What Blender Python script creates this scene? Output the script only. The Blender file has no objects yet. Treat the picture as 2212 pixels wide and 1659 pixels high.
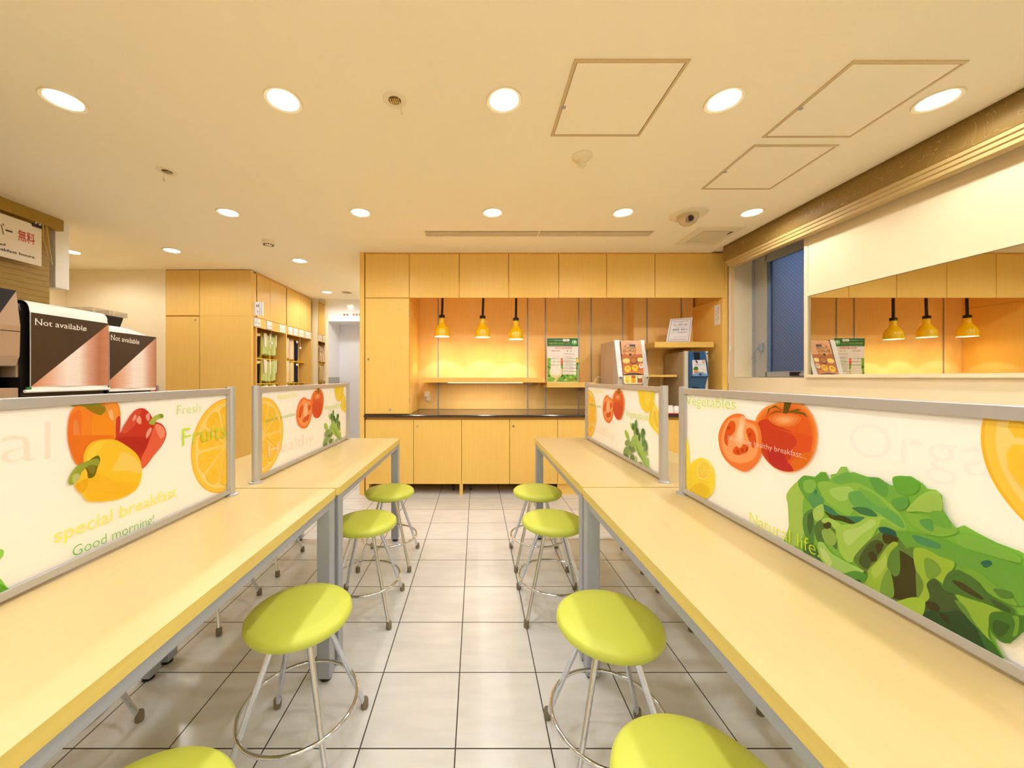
import bpy, bmesh, math, random
from mathutils import Vector, Matrix
from mathutils.geometry import tessellate_polygon
random.seed(7)
SC = bpy.context.scene
COL = SC.collection
# ------------------------------------------------------------------ camera
F, VX, VY, EYE = 800.0, 1029.0, 815.0, 1.16
cd = bpy.data.cameras.new('camera'); cam = bpy.data.objects.new('camera', cd); COL.objects.link(cam)
cam.location = (0, 0, EYE); cam.rotation_euler = (math.pi/2, 0, 0)
cd.sensor_width = 36; cd.lens = F/2212*36
cd.shift_x = (1106-VX)/2212; cd.shift_y = (VY-829.5)/2212
cd.clip_start = .02; cd.clip_end = 60
SC.camera = cam
# ------------------------------------------------------------------ view, world
SC.view_settings.view_transform = 'Standard'; SC.view_settings.look = 'None'
SC.view_settings.exposure = 0.41; SC.view_settings.gamma = 1
try: SC.view_settings.use_curve_mapping = False
except Exception: pass
SC.cycles.max_bounces = 12; SC.cycles.diffuse_bounces = 7; SC.cycles.glossy_bounces = 5
SC.cycles.sample_clamp_indirect = 6; SC.cycles.caustics_reflective = False
W = bpy.data.worlds.new('dusk'); SC.world = W; W.use_nodes = True
nt = W.node_tree; nt.nodes.clear()
wo = nt.nodes.new('ShaderNodeOutputWorld'); bg = nt.nodes.new('ShaderNodeBackground')
tc = nt.nodes.new('ShaderNodeTexCoord'); sp = nt.nodes.new('ShaderNodeSeparateXYZ'); cr = nt.nodes.new('ShaderNodeValToRGB')
nt.links.new(tc.outputs['Generated'], sp.inputs[0]); nt.links.new(sp.outputs['Z'], cr.inputs[0])
nt.links.new(cr.outputs[0], bg.inputs[0]); nt.links.new(bg.outputs[0], wo.inputs[0])
cr.color_ramp.elements[0].position = .07; cr.color_ramp.elements[0].color = (.055, .06, .075, 1)
cr.color_ramp.elements[1].position = .27; cr.color_ramp.elements[1].color = (.38, .62, 1.05, 1)
bg.inputs[1].default_value = .62
LAMP_COL = (1.0, .99, .97)
LAMP_W = 17
CEIL = 2.39
# ------------------------------------------------------------------ colour, materials
def lin(c):
    c = c/255
    return c/12.92 if c <= .04045 else ((c+.055)/1.055)**2.4
def rgb(r, g, b): return (lin(r), lin(g), lin(b), 1)
MATS = {}
def mat(name, color, rough=.5, metal=0, spec=.5, emit=None, strength=0, trans=0, coat=0, alpha=1):
    if name in MATS: return MATS[name]
    m = bpy.data.materials.new(name); m.use_nodes = True
    b = m.node_tree.nodes['Principled BSDF']
    b.inputs['Base Color'].default_value = color; b.inputs['Roughness'].default_value = rough
    b.inputs['Metallic'].default_value = metal; b.inputs['Specular IOR Level'].default_value = spec
    if coat: b.inputs['Coat Weight'].default_value = coat; b.inputs['Coat Roughness'].default_value = .08
    if emit: b.inputs['Emission Color'].default_value = emit; b.inputs['Emission Strength'].default_value = strength
    if trans: b.inputs['Transmission Weight'].default_value = trans
    if alpha < 1: b.inputs['Alpha'].default_value = alpha
    MATS[name] = m; return m
def grain(m, c1, c2, scale=(1, 1, 1), nscale=6, bump=0, detail=4):
    """fine streaky variation between two colours (object coordinates)"""
    nt = m.node_tree; b = nt.nodes['Principled BSDF']
    tc = nt.nodes.new('ShaderNodeTexCoord'); mp = nt.nodes.new('ShaderNodeMapping'); no = nt.nodes.new('ShaderNodeTexNoise'); cr = nt.nodes.new('ShaderNodeValToRGB')
    geo = nt.nodes.new('ShaderNodeNewGeometry')
    mp.inputs['Scale'].default_value = scale; no.inputs['Scale'].default_value = nscale; no.inputs['Detail'].default_value = detail
    nt.links.new(geo.outputs['Position'], mp.inputs[0]); nt.links.new(mp.outputs[0], no.inputs['Vector']); nt.links.new(no.outputs[0], cr.inputs[0])
    cr.color_ramp.elements[0].position = .32; cr.color_ramp.elements[0].color = c1
    cr.color_ramp.elements[1].position = .68; cr.color_ramp.elements[1].color = c2
    nt.links.new(cr.outputs[0], b.inputs['Base Color'])
    if bump:
        bp = nt.nodes.new('ShaderNodeBump'); bp.inputs['Strength'].default_value = bump; bp.inputs['Distance'].default_value = .002
        nt.links.new(no.outputs[0], bp.inputs['Height']); nt.links.new(bp.outputs[0], b.inputs['Normal'])
    return m
WALL = grain(mat('cream_wall', rgb(246, 236, 212), .85, spec=.2), rgb(236, 221, 187), rgb(239, 225, 193), nscale=3)
CEILM = grain(mat('ceiling_paint', rgb(247, 236, 212), .9, spec=.15), rgb(252, 243, 216), rgb(254, 245, 220), nscale=1.5)
WHITEP = mat('white_gloss_panel', rgb(232, 234, 242), .12, spec=.5)
WHITE = mat('white_plastic', rgb(240, 238, 234), .4)
CREAMP = mat('cream_plastic', rgb(240, 228, 198), .4)
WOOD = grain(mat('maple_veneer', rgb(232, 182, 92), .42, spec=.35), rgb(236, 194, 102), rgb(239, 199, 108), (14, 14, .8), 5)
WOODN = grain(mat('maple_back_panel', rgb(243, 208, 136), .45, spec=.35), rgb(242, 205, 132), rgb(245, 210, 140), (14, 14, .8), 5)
WOODL = grain(mat('maple_veneer_left', rgb(226, 180, 98), .42, spec=.35), rgb(224, 184, 98), rgb(228, 188, 104), (14, 14, .8), 5)
WOODE = grain(mat('maple_edge', rgb(222, 165, 66), .4), rgb(220, 160, 62), rgb(228, 172, 76), (14, 14, .8), 5)
TABLE = grain(mat('table_laminate', rgb(249, 219, 142), .33), rgb(206, 184, 132), rgb(209, 187, 136), (9, .7, 9), 6)
TEDGE = grain(mat('table_edge_band', rgb(226, 198, 98), .4), rgb(212, 190, 98), rgb(219, 198, 108), (6, .7, 9), 6)
ALU = mat('satin_aluminium', rgb(192, 195, 202), .36, metal=.65)
ALUD = mat('grey_painted_steel', rgb(166, 172, 184), .42, metal=.35)
CHROME = mat('chrome', rgb(214, 220, 230), .1, metal=1)
GREYRUB = mat('clear_grey_rubber', rgb(120, 108, 84), .45)
BLACK = mat('black_plastic', rgb(22, 20, 20), .35)
DARK = mat('dark_recess', rgb(30, 24, 18), .8)
GRANITE = grain(mat('dark_worktop', rgb(54, 42, 44), .16), rgb(46, 36, 40), rgb(66, 52, 52), nscale=120)
LIME = mat('lime_vinyl', rgb(199, 210, 84), .42, spec=.5)
LAMPY = mat('yellow_enamel', rgb(246, 204, 20), .16, coat=.4)
GLOW = mat('lamp_diffuser', (1, 1, 1, 1), .5, emit=(1, .95, .85, 1), strength=6)
BLIND = grain(mat('bamboo_blind', rgb(176, 138, 48), .5), rgb(156, 124, 36), rgb(168, 136, 46), (1, 1, 8), 20)
MIRROR = mat('mirror_glass', (.74, .71, .6, 1), .01, metal=1)
RED = mat('red_plastic', rgb(190, 40, 34), .4)
# ------------------------------------------------------------------ mesh builder
def origin_of(o):
    v = Vector((0, 0, 0))
    while o is not None: v += o.location; o = o.parent
    return v
class MB:
    def __init__(s): s.v = []; s.f = []; s.mi = []; s.sm = []; s.mats = []
    def m(s, mt):
        if mt not in s.mats: s.mats.append(mt)
        return s.mats.index(mt)
    def add(s, vs, fs, mt, smooth=False):
        b = len(s.v); s.v += [tuple(p) for p in vs]; i = s.m(mt)
        for f in fs: s.f.append([b+k for k in f]); s.mi.append(i); s.sm.append(smooth)
        return s
    def box(s, x0, x1, y0, y1, z0, z1, mt):
        return s.add([(x0,y0,z0),(x1,y0,z0),(x1,y1,z0),(x0,y1,z0),(x0,y0,z1),(x1,y0,z1),(x1,y1,z1),(x0,y1,z1)],
            [(0,3,2,1),(4,5,6,7),(0,1,5,4),(1,2,6,5),(2,3,7,6),(3,0,4,7)], mt)
    def cyl(s, p0, p1, r0, mt, r1=None, n=20, caps=True):
        r1 = r0 if r1 is None else r1
        p0, p1 = Vector(p0), Vector(p1); d = (p1-p0).normalized()
        a = d.orthogonal().normalized(); b = d.cross(a)
        vs = []
        for p, r in ((p0, r0), (p1, r1)):
            for k in range(n):
                t = 2*math.pi*k/n; vs.append(p + (a*math.cos(t)+b*math.sin(t))*r)
        fs = [(k, (k+1) % n, n+(k+1) % n, n+k) for k in range(n)]
        if caps: fs += [tuple(range(n))[::-1], tuple(range(n, 2*n))]
        return s.add(vs, fs, mt, True)
    def lathe(s, prof, c, mt, n=40, closed=False, sx=1, sy=1):
        vs = []; fs = []
        for r, z in prof:
            for k in range(n):
                t = 2*math.pi*k/n; vs.append((c[0]+r*math.cos(t)*sx, c[1]+r*math.sin(t)*sy, c[2]+z))
        L = len(prof)
        for i in range(L-1 if not closed else L):
            j = (i+1) % L
            for k in range(n): fs.append((i*n+k, i*n+(k+1) % n, j*n+(k+1) % n, j*n+k))
        if not closed:
            if prof[0][0] > 1e-6: fs.append(tuple(range(n))[::-1])
            if prof[-1][0] > 1e-6: fs.append(tuple(range((L-1)*n, L*n)))
        return s.add(vs, fs, mt, True)
    def tube(s, pts, r, mt, n=10, closed=False):
        pts = [Vector(p) for p in pts]; L = len(pts); vs = []; fs = []; prev = None
        for i, p in enumerate(pts):
            if closed: d = pts[(i+1) % L]-pts[i-1]
            else: d = pts[min(i+1, L-1)]-pts[max(i-1, 0)]
            d.normalize()
            a = d.orthogonal().normalized() if prev is None else (prev-d*prev.dot(d)).normalized()
            prev = a; b = d.cross(a)
            for k in range(n):
                t = 2*math.pi*k/n; vs.append(p+(a*math.cos(t)+b*math.sin(t))*r)
        for i in range(L if closed else L-1):
            j = (i+1) % L
            for k in range(n): fs.append((i*n+k, i*n+(k+1) % n, j*n+(k+1) % n, j*n+k))
        if not closed: fs += [tuple(range(n))[::-1], tuple(range((L-1)*n, L*n))]
        return s.add(vs, fs, mt, True)
    def prism(s, poly, z0, z1, mt, side=None):
        """plan polygon (ccw) extruded in z"""
        n = len(poly)
        vs = [(x, y, z0) for x, y in poly]+[(x, y, z1) for x, y in poly]
        s.add(vs, [tuple(range(n))[::-1], tuple(range(n, 2*n))], mt)
        return s.add(vs, [(k, (k+1) % n, n+(k+1) % n, n+k) for k in range(n)], side or mt)
    def extr(s, prof, axis, a0, a1, mt, smooth=False):
        """profile of 2-D points extruded along 'y' (profile x,z) or 'x' (profile y,z)"""
        n = len(prof)
        g = (lambda p, a: (p[0], a, p[1])) if axis == 'y' else (lambda p, a: (a, p[0], p[1]))
        vs = [g(p, a0) for p in prof]+[g(p, a1) for p in prof]
        s.add(vs, [(k, (k+1) % n, n+(k+1) % n, n+k) for k in range(n)], mt, smooth)
        for grp in (vs[:n], vs[n:]):
            tris = tessellate_polygon([[Vector(p) for p in grp]])
            s.add(grp, [tuple(t) for t in tris], mt)
        return s
    def build(s, name, parent=None, bevel=0, seg=2, props=None, sharp=40, origin=None):
        me = bpy.data.meshes.new(name)
        if parent is not None: off = origin_of(parent)
        elif origin is not None: off = Vector(origin)
        else:
            xs, ys, zs = zip(*s.v); off = Vector(((min(xs)+max(xs))/2, (min(ys)+max(ys))/2, min(zs)))
        me.from_pydata([Vector(p)-off for p in s.v], [], s.f)
        for mt in s.mats: me.materials.append(mt)
        for p, i, sm in zip(me.polygons, s.mi, s.sm): p.material_index = i; p.use_smooth = sm
        bm = bmesh.new(); bm.from_mesh(me)
        bmesh.ops.recalc_face_normals(bm, faces=[f for f in bm.faces if not f.tag]) if not getattr(s, 'keepn', False) else None
        bm.to_mesh(me); bm.free()
        if any(s.sm): me.set_sharp_from_angle(angle=math.radians(sharp))
        o = bpy.data.objects.new(name, me); COL.objects.link(o)
        if parent is not None: o.parent = parent
        else: o.location = off
        if bevel:
            md = o.modifiers.new('bevel', 'BEVEL'); md.width = bevel; md.segments = seg; md.limit_method = 'ANGLE'; md.angle_limit = math.radians(40)
            md.use_clamp_overlap = True
        for k, v in (props or {}).items(): o[k] = v
        return o
def thing(name, label, cat, loc, group=None):
    o = bpy.data.objects.new(name, None); COL.objects.link(o); o.location = loc; o.empty_display_size = .05
    return tag(o, label, cat, group)
def tag(o, label, cat, group=None):
    o['label'] = label; o['category'] = cat
    if group: o['group'] = group
    return o
def struct(o): o['kind'] = 'structure'; return o
def dup(root, loc, label, group=None):
    r = root.copy(); COL.objects.link(r); r.location = loc; r['label'] = label
    if group: r['group'] = group
    for ch in list(root.children):
        c = ch.copy(); COL.objects.link(c); c.parent = r
        for g in list(ch.children):
            d = g.copy(); COL.objects.link(d); d.parent = c
    return r
def light(name, kind, loc, energy, color=LAMP_COL, rot=(0, 0, 0), parent=None, **kw):
    l = bpy.data.lights.new(name, kind); l.energy = energy; l.color = color
    for k, v in kw.items(): setattr(l, k, v)
    o = bpy.data.objects.new(name, l); COL.objects.link(o); o.rotation_euler = rot
    if parent is not None: o.parent = parent; o.location = Vector(loc)-origin_of(parent)
    else: o.location = loc
    return o
# measured positions: where the sight line through a photo pixel meets a known plane of the room
def ray(px, py): return Vector(((px-VX)/F, 1, -(py-VY)/F))
def on_x(px, py, X): t = X/((px-VX)/F); return Vector((0, 0, EYE))+ray(px, py)*t
def on_y(px, py, Y): return Vector((0, 0, EYE))+ray(px, py)*Y
# ------------------------------------------------------------------ printed artwork on flat surfaces
PR = {}
def ink(c, translucent=False, rough=.35):
    k = (tuple(int(x) for x in c), translucent, rough)
    if k in PR: return PR[k]
    col = rgb(*c)
    if translucent: col = (min(1, col[0]*1.03), min(.98, col[1]*1.07), min(.96, col[2]*1.22), 1)
    m = mat('ink_%d_%d_%d%s%s' % (*k[0], '_t' if translucent else '', '' if rough == .35 else '_%d' % (rough*100)), col, rough)
    if translucent:
        nt = m.node_tree; b = nt.nodes['Principled BSDF']; out = nt.nodes['Material Output']
        t = nt.nodes.new('ShaderNodeBsdfTranslucent'); t.inputs[0].default_value = col
        mx = nt.nodes.new('ShaderNodeMixShader'); mx.inputs[0].default_value = .3
        nt.links.new(b.outputs[0], mx.inputs[1]); nt.links.new(t.outputs[0], mx.inputs[2]); nt.links.new(mx.outputs[0], out.inputs[0])
    PR[k] = m; return m
TXT = {}
def text_shape(s, thin=0.0):
    k = (s, thin)
    if k in TXT: return TXT[k]
    cu = bpy.data.curves.new('t', 'FONT'); cu.body = s; cu.offset = -thin; cu.resolution_u = 3
    o = bpy.data.objects.new('t', cu); COL.objects.link(o)
    bpy.context.view_layer.update()
    me = bpy.data.meshes.new_from_object(o.evaluated_get(bpy.context.evaluated_depsgraph_get()))
    vs = [(v.co.x, v.co.y) for v in me.vertices]; fs = [tuple(p.vertices) for p in me.polygons]
    bpy.data.objects.remove(o); bpy.data.curves.remove(cu); bpy.data.meshes.remove(me)
    if vs:
        x0 = min(v[0] for v in vs); x1 = max(v[0] for v in vs)
        vs = [((x-x0)/(x1-x0), y) for x, y in vs]
    TXT[k] = (vs, fs); return TXT[k]
def smooth_poly(pts, k=5):
    n = len(pts); out = []
    for i in range(n):
        p0, p1, p2, p3 = (pts[(i+j-1) % n] for j in range(4))
        for q in range(k):
            t = q/k
            out.append(tuple(.5*(2*p1[a]+(p2[a]-p0[a])*t+(2*p0[a]-5*p1[a]+4*p2[a]-p3[a])*t*t+(3*p1[a]-p0[a]-3*p2[a]+p3[a])*t**3) for a in (0, 1)))
    return out
class Art:
    """collects flat coloured shapes lying just off a plane; to3(u,v) gives the 3-D point"""
    def __init__(s, mb, to3, normal, trans=False, clamp=None, tf=None, step=4e-5, base=.0004, rough=.35):
        s.mb, s.to3, s.n, s.trans, s.clamp, s.tf, s.step, s.d, s.rough = mb, to3, Vector(normal).normalized(), trans, clamp, tf, step, base, rough
    def P(s, p):
        if s.tf: p = s.tf(p)
        q = s.to3(p)
        if s.clamp: q = s.clamp(q)
        return q
    def poly(s, pts, c, smooth=False, raw3=False):
        s.d += s.step
        if smooth: pts = smooth_poly(pts)
        q = [p if raw3 else s.P(p) for p in pts]
        tris = tessellate_polygon([q])
        vs = [p+s.n*s.d for p in q]; fs = []
        for t in tris:
            a, b, c3 = (vs[i] for i in t)
            if (b-a).cross(c3-a).length < 1e-10: continue
            fs.append(t if (b-a).cross(c3-a).dot(s.n) > 0 else t[::-1])
        s.mb.add(vs, fs, ink(c, s.trans, s.rough) if isinstance(c, tuple) else c)
    def ell(s, cx, cy, rx, ry, c, rot=0, n=36):
        r = math.radians(rot)
        s.poly([(cx+rx*math.cos(t)*math.cos(r)-ry*math.sin(t)*math.sin(r), cy+rx*math.cos(t)*math.sin(r)+ry*math.sin(t)*math.cos(r)) for t in (2*math.pi*k/n for k in range(n))], c)
    def nest(s, pts, c1, c2, foc, n=5, smooth=True, lo=.25):
        for i in range(n):
            k = i/(n-1); q = 1-(1-lo)*k
            s.poly([(foc[0]+(x-foc[0])*q, foc[1]+(y-foc[1])*q) for x, y in pts], tuple(c1[a]+(c2[a]-c1[a])*k for a in range(3)), smooth)
    def text(s, txt, p0, p1, h, c, thin=0.0, cap=.73):
        vs, fs = text_shape(txt, thin)
        if not vs: return
        s.d += s.step
        A = s.P(p0); B = s.P(p1)
        p0b = (p0[0], p0[1]-h); U = s.P(p0b)-A
        q = [A+(B-A)*u+U*(v/cap) for u, v in vs]
        if s.clamp: q = [s.clamp(p) for p in q]
        s.textraw(q, fs, c)
    def textraw(s, q, fs, c):
        vs = [p+s.n*s.d for p in q]; out = []
        for f in fs:
            a, b, d = vs[f[0]], vs[f[1]], vs[f[2]]
            out.append(f if (b-a).cross(d-a).dot(s.n) > 0 else f[::-1])
        s.mb.add(vs, out, ink(c, s.trans, s.rough) if isinstance(c, tuple) else c)
def orange_slice(art, to3, c, R, lo, hi):
    """to3(a,b) plane coords in metres, half slice cut by the limits lo..hi of a"""
    def ring(r, col, n=64):
        pts = []
        for k in range(n):
            t = 2*math.pi*k/n; a = min(max(c[0]+r*math.cos(t), lo), hi); pts.append(to3(a, c[1]+r*math.sin(t)))
        art.poly(pts, col, raw3=True)
    ring(R, (246, 194, 50)); ring(R*.975, (252, 216, 78)); ring(R*.9, (252, 228, 130))
    N = 10
    for k in range(N):
        t0 = 2*math.pi*(k+.06)/N; t1 = 2*math.pi*(k+.94)/N; tm = (t0+t1)/2
        pts = [(c[0]+R*.07*math.cos(tm), c[1]+R*.07*math.sin(tm))]
        pts += [(c[0]+R*rr*math.cos(t), c[1]+R*rr*math.sin(t)) for rr, t in ((.78, t0), (.83, t0+.1), (.85, tm), (.83, t1-.1), (.78, t1))]
        if max(p[0] for p in pts) <= lo or min(p[0] for p in pts) >= hi: continue
        cl = [to3(min(max(p[0], lo), hi), p[1]) for p in pts]
        art.poly(cl, (252, 210, 62), raw3=True)
        rnd = random.Random(k)
        for q in range(9):
            rr = R*rnd.uniform(.25, .78); tt = rnd.uniform(t0+.12, t1-.12); ll = R*.07
            a, b = c[0]+rr*math.cos(tt), c[1]+rr*math.sin(tt)
            if not lo+.012 < a < hi-.012: continue
            dx, dy = math.cos(tt)*ll, math.sin(tt)*ll; nx, ny = -math.sin(tt)*R*.014, math.cos(tt)*R*.014
            art.poly([to3(a-dx, b-dy), to3(a+nx, b+ny), to3(a+dx, b+dy), to3(a-nx, b-ny)], (254, 224, 112) if q % 3 else (249, 196, 44), raw3=True)
# ================================================================== STRUCTURE
def floor_material():
    m = mat('floor_tiles', rgb(238, 228, 214), .2, spec=.45)
    nt = m.node_tree; b = nt.nodes['Principled BSDF']; N = nt.nodes.new; L = nt.links.new
    geo = N('ShaderNodeNewGeometry'); sx = N('ShaderNodeSeparateXYZ'); L(geo.outputs['Position'], sx.inputs[0])
    def mth(op, a, b2=None):
        n = N('ShaderNodeMath'); n.operation = op
        for i, q in enumerate((a, b2)):
            if q is None: continue
            if isinstance(q, (int, float)): n.inputs[i].default_value = q
            else: L(q, n.inputs[i])
        return n.outputs[0]
    ln = []; ids = []
    for ax, off, p in (('X', -.0655, .2987), ('Y', 1.157, .2985)):
        t = mth('DIVIDE', mth('SUBTRACT', sx.outputs[ax], off), p)
        ids.append(mth('FLOOR', t))
        fr = mth('SUBTRACT', t, ids[-1])
        ln.append(mth('GREATER_THAN', mth('ABSOLUTE', mth('SUBTRACT', fr, .5)), .5-.0068))
    line = mth('MAXIMUM', ln[0], ln[1])
    comb = N('ShaderNodeCombineXYZ'); L(ids[0], comb.inputs[0]); L(ids[1], comb.inputs[1])
    wn = N('ShaderNodeTexWhiteNoise'); wn.noise_dimensions = '3D'; L(comb.outputs[0], wn.inputs[0])
    # brushed streaks that change direction slightly from tile to tile
    mp = N('ShaderNodeMapping'); mp.inputs['Scale'].default_value = (2.5, 9, 1)
    vm = N('ShaderNodeVectorMath'); vm.operation = 'ADD'
    sc2 = N('ShaderNodeVectorMath'); sc2.operation = 'SCALE'; L(wn.outputs['Color'], sc2.inputs[0]); sc2.inputs['Scale'].default_value = 7
    L(geo.outputs['Position'], vm.inputs[0]); L(sc2.outputs[0], vm.inputs[1]); L(vm.outputs[0], mp.inputs[0])
    no = N('ShaderNodeTexNoise'); no.inputs['Scale'].default_value = 2.2; no.inputs['Detail'].default_value = 5; L(mp.outputs[0], no.inputs['Vector'])
    cr = N('ShaderNodeValToRGB'); L(no.outputs[0], cr.inputs[0])
    cr.color_ramp.elements[0].position = .35; cr.color_ramp.elements[0].color = rgb(211, 213, 216)
    cr.color_ramp.elements[1].position = .65; cr.color_ramp.elements[1].color = rgb(220, 222, 224)
    mx = N('ShaderNodeMix'); mx.data_type = 'RGBA'; L(line, mx.inputs['Factor']); L(cr.outputs[0], mx.inputs['A']); mx.inputs['B'].default_value = rgb(58, 50, 42)
    L(mx.outputs['Result'], b.inputs['Base Color'])
    r = N('ShaderNodeMix'); r.data_type = 'FLOAT'; L(line, r.inputs['Factor']); r.inputs['A'].default_value = .2; r.inputs['B'].default_value = .8
    L(r.outputs['Result'], b.inputs['Roughness'])
    return m
XW = 2.49       # right wall plane
YN = -2.2       # wall behind the camera
struct(MB().box(-4.9, 3.0, YN-.1, 6.6, -.08, 0, floor_material()).build('floor'))
struct(MB().box(-4.9, 2.316, YN-.1, 6.6, CEIL, CEIL+.1, CEILM).box(2.316, 3.0, YN-.1, 6.6, CEIL+.012, CEIL+.1, CEILM).build('ceiling'))
struct(MB().box(2.300, 2.316, YN, 3.64, CEIL-.004, CEIL, CREAMP).build('trim_1'))
# right wall with the window opening
WY0, WY1, WZ0, WZ1 = 2.2, 3.578, 1.16, 2.33
struct(MB().box(XW, 2.9, YN, 4.4, 0, WZ0, WALL).box(XW, 2.9, YN, 4.4, WZ1, CEIL+.012, WALL)
    .box(XW, 2.9, YN, WY0, WZ0, WZ1, WALL).box(XW, 2.9, WY1, 4.4, WZ0, WZ1, WALL).build('wall_right'))
struct(MB().box(-4.9, 3.0, YN-.1, YN, 0, CEIL, WALL).build('wall_behind'))
struct(MB().box(-1.14, 2.9, 4.34, 4.44, 0, CEIL, WALL).build('wall_back'))
struct(MB().box(-1.14, -1.08, 4.44, 6.5, 0, CEIL, WALL).build('wall_hall'))
# left: window wall behind the blind, its end box, the alcove beyond and the far cream wall
struct(MB().box(-3.55, -3.40, YN, 2.82, 0, CEIL, WALL).box(-4.79, -3.55, 2.72, 2.82, 0, CEIL, WALL).build('wall_left'))
struct(MB().box(-3.395, -3.28, 2.885, 2.985, 1.86, CEIL, WHITE).build('trim_2', bevel=.004))
struct(MB().box(-4.79, -4.69, 2.82, 4.32, 0, CEIL, WALL).build('wall_alcove'))
struct(MB().box(-4.79, -3.542, 4.222, 4.32, 0, CEIL, WALL).build('wall_far'))
YH = 5.86
struct(MB().box(-4.0, -2.361, YH, YH+.1, 0, CEIL, WALL).box(-2.361, -2.345, YH-.002, YH, 0, CEIL, WALL).build('wall_hall_end'))
# ------------------------------------------------------------------ lift lobby at the end of the hall
b = MB(); ZL = 2.046
b.box(-2.344, -1.14, YH, YH+.06, ZL, CEIL, WHITEP)
b.box(-2.36, -2.344, YH, 6.34, 0, ZL, WHITEP).box(-2.344, -1.14, YH+.06, 6.34, ZL, ZL+.03, WHITEP)
struct(b.build('trim_3'))
struct(MB().box(-2.3435, -2.34, YH+.01, 6.33, 0, 1.16, mat('grey_jamb_panel', rgb(176, 172, 168), .4, metal=.4)).build('trim_4'))
struct(MB().box(-2.344, -1.14, 6.335, 6.4, 0, ZL+.03, mat('lift_door_steel', rgb(226, 228, 238), .3, metal=.1)).build('door_1'))
t = thing('floor_indicator', 'row of small square floor lights over the white lift doorway', 'indicator', (-1.9, YH-.004, 2.13))
p = MB().box(-2.12, -1.66, YH-.004, YH, 2.125, 2.172, WHITEP).build('panel', t)
for i in range(9):
    x = -2.10+i*.049
    lit = i == 2
    q = MB().box(x, x+(.042 if lit else .026), YH-.007, YH-.003, 2.129 if lit else 2.134, 2.17 if lit else 2.165,
        mat('lit_lamp', (1, 1, 1, 1), emit=(1, 1, 1, 1), strength=2) if lit else mat('brown_lens', rgb(150, 84, 44), .3)).build('lens', t)
    if lit: q['label'] = 'lit white floor lamp'
t = thing('mirror_strip', 'tall narrow mirror strip on the far hall wall beside the lift', 'mirror', (-2.445, YH, 0))
MB().box(-2.497, -2.393, YH-.012, YH-.004, .05, CEIL-.01, MIRROR).build('glass', t)
MB().box(-2.5, -2.390, YH-.004, YH, .04, CEIL-.004, ALU).build('backing', t)
# ------------------------------------------------------------------ window in the right wall
w = struct(MB().box(XW, 2.72, 3.574, 3.578, WZ0, WZ1, WALL).box(XW, 2.72, WY0, WY1, WZ0-.002, WZ0+.001, CREAMP).build('window_1'))
XF = 2.666
b = MB()
b.box(XF, XF+.06, 3.49, 3.574, WZ0, WZ1, ALU).box(XF-.006, XF, 3.545, 3.574, WZ0, WZ1, ALUD)
b.box(XF, XF+.06, WY0, 3.49, WZ0, WZ0+.02, ALU).box(XF, XF+.06, WY0, 3.49, WZ1-.05, WZ1, ALU)
b.build('window_frame', w)
b = MB()
b.box(XF-.012, XF+.03, 3.385, 3.482, WZ0+.005, WZ1-.055, ALU)
b.box(XF-.012, XF+.03, WY0, 3.40, WZ0+.005, WZ0+.05, ALU).box(XF-.012, XF+.03, WY0, 3.40, WZ1-.12, WZ1-.055, ALUD)
b.box(XF-.004, XF+.03, 3.36, 3.385, WZ0+.05, WZ1-.12, mat('blue_grey_gasket', rgb(110, 132, 160), .4))
b.build('sash', w, bevel=.003)
GL = mat('wired_frosted_glass', rgb(206, 216, 232), .42, trans=1, spec=.4)
nt = GL.node_tree; bs = nt.nodes['Principled BSDF']; geo = nt.nodes.new('ShaderNodeNewGeometry'); sx = nt.nodes.new('ShaderNodeSeparateXYZ'); nt.links.new(geo.outputs['Position'], sx.inputs[0])
outs = []
for op in ('ADD', 'SUBTRACT'):
    a = nt.nodes.new('ShaderNodeMath'); a.operation = op; nt.links.new(sx.outputs['Y'], a.inputs[0]); nt.links.new(sx.outputs['Z'], a.inputs[1])
    c = nt.nodes.new('ShaderNodeMath'); c.operation = 'PINGPONG'; nt.links.new(a.outputs[0], c.inputs[0]); c.inputs[1].default_value = .017
    d = nt.nodes.new('ShaderNodeMath'); d.operation = 'LESS_THAN'; nt.links.new(c.outputs[0], d.inputs[0]); d.inputs[1].default_value = .0016
    outs.append(d)
mx = nt.nodes.new('ShaderNodeMath'); mx.operation = 'MAXIMUM'; nt.links.new(outs[0].outputs[0], mx.inputs[0]); nt.links.new(outs[1].outputs[0], mx.inputs[1])
cm = nt.nodes.new('ShaderNodeMix'); cm.data_type = 'RGBA'; nt.links.new(mx.outputs[0], cm.inputs['Factor']); cm.inputs['A'].default_value = rgb(214, 222, 238); cm.inputs['B'].default_value = rgb(120, 130, 150)
nt.links.new(cm.outputs['Result'], bs.inputs['Base Color'])
vo = nt.nodes.new('ShaderNodeTexVoronoi'); vo.inputs['Scale'].default_value = 130; bp = nt.nodes.new('ShaderNodeBump'); bp.inputs['Strength'].default_value = .35; bp.inputs['Distance'].default_value = .002
nt.links.new(geo.outputs['Position'], vo.inputs['Vector']); nt.links.new(vo.outputs['Distance'], bp.inputs['Height']); nt.links.new(bp.outputs[0], bs.inputs['Normal'])
MB().box(XF+.008, XF+.014, WY0, 3.37, WZ0+.045, WZ1-.115, GL).build('pane', w)
b = MB().box(XF-.03, XF-.012, 3.425, 3.47, 1.40, 1.475, ALUD)
b.tube([(XF-.035, 3.455, 1.44), (XF-.05, 3.475, 1.43), (XF-.055, 3.50, 1.36), (XF-.055, 3.505, 1.33)], .007, ALUD)
b.build('window_handle', w, bevel=.003)
MB().box(XF-.03, XF-.012, 3.03, 3.12, WZ0+.012, WZ0+.045, BLACK).box(XF-.026, XF-.012, 2.7, 3.03, WZ0+.012, WZ0+.034, ALUD).build('window_stay', w, bevel=.003)
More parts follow.
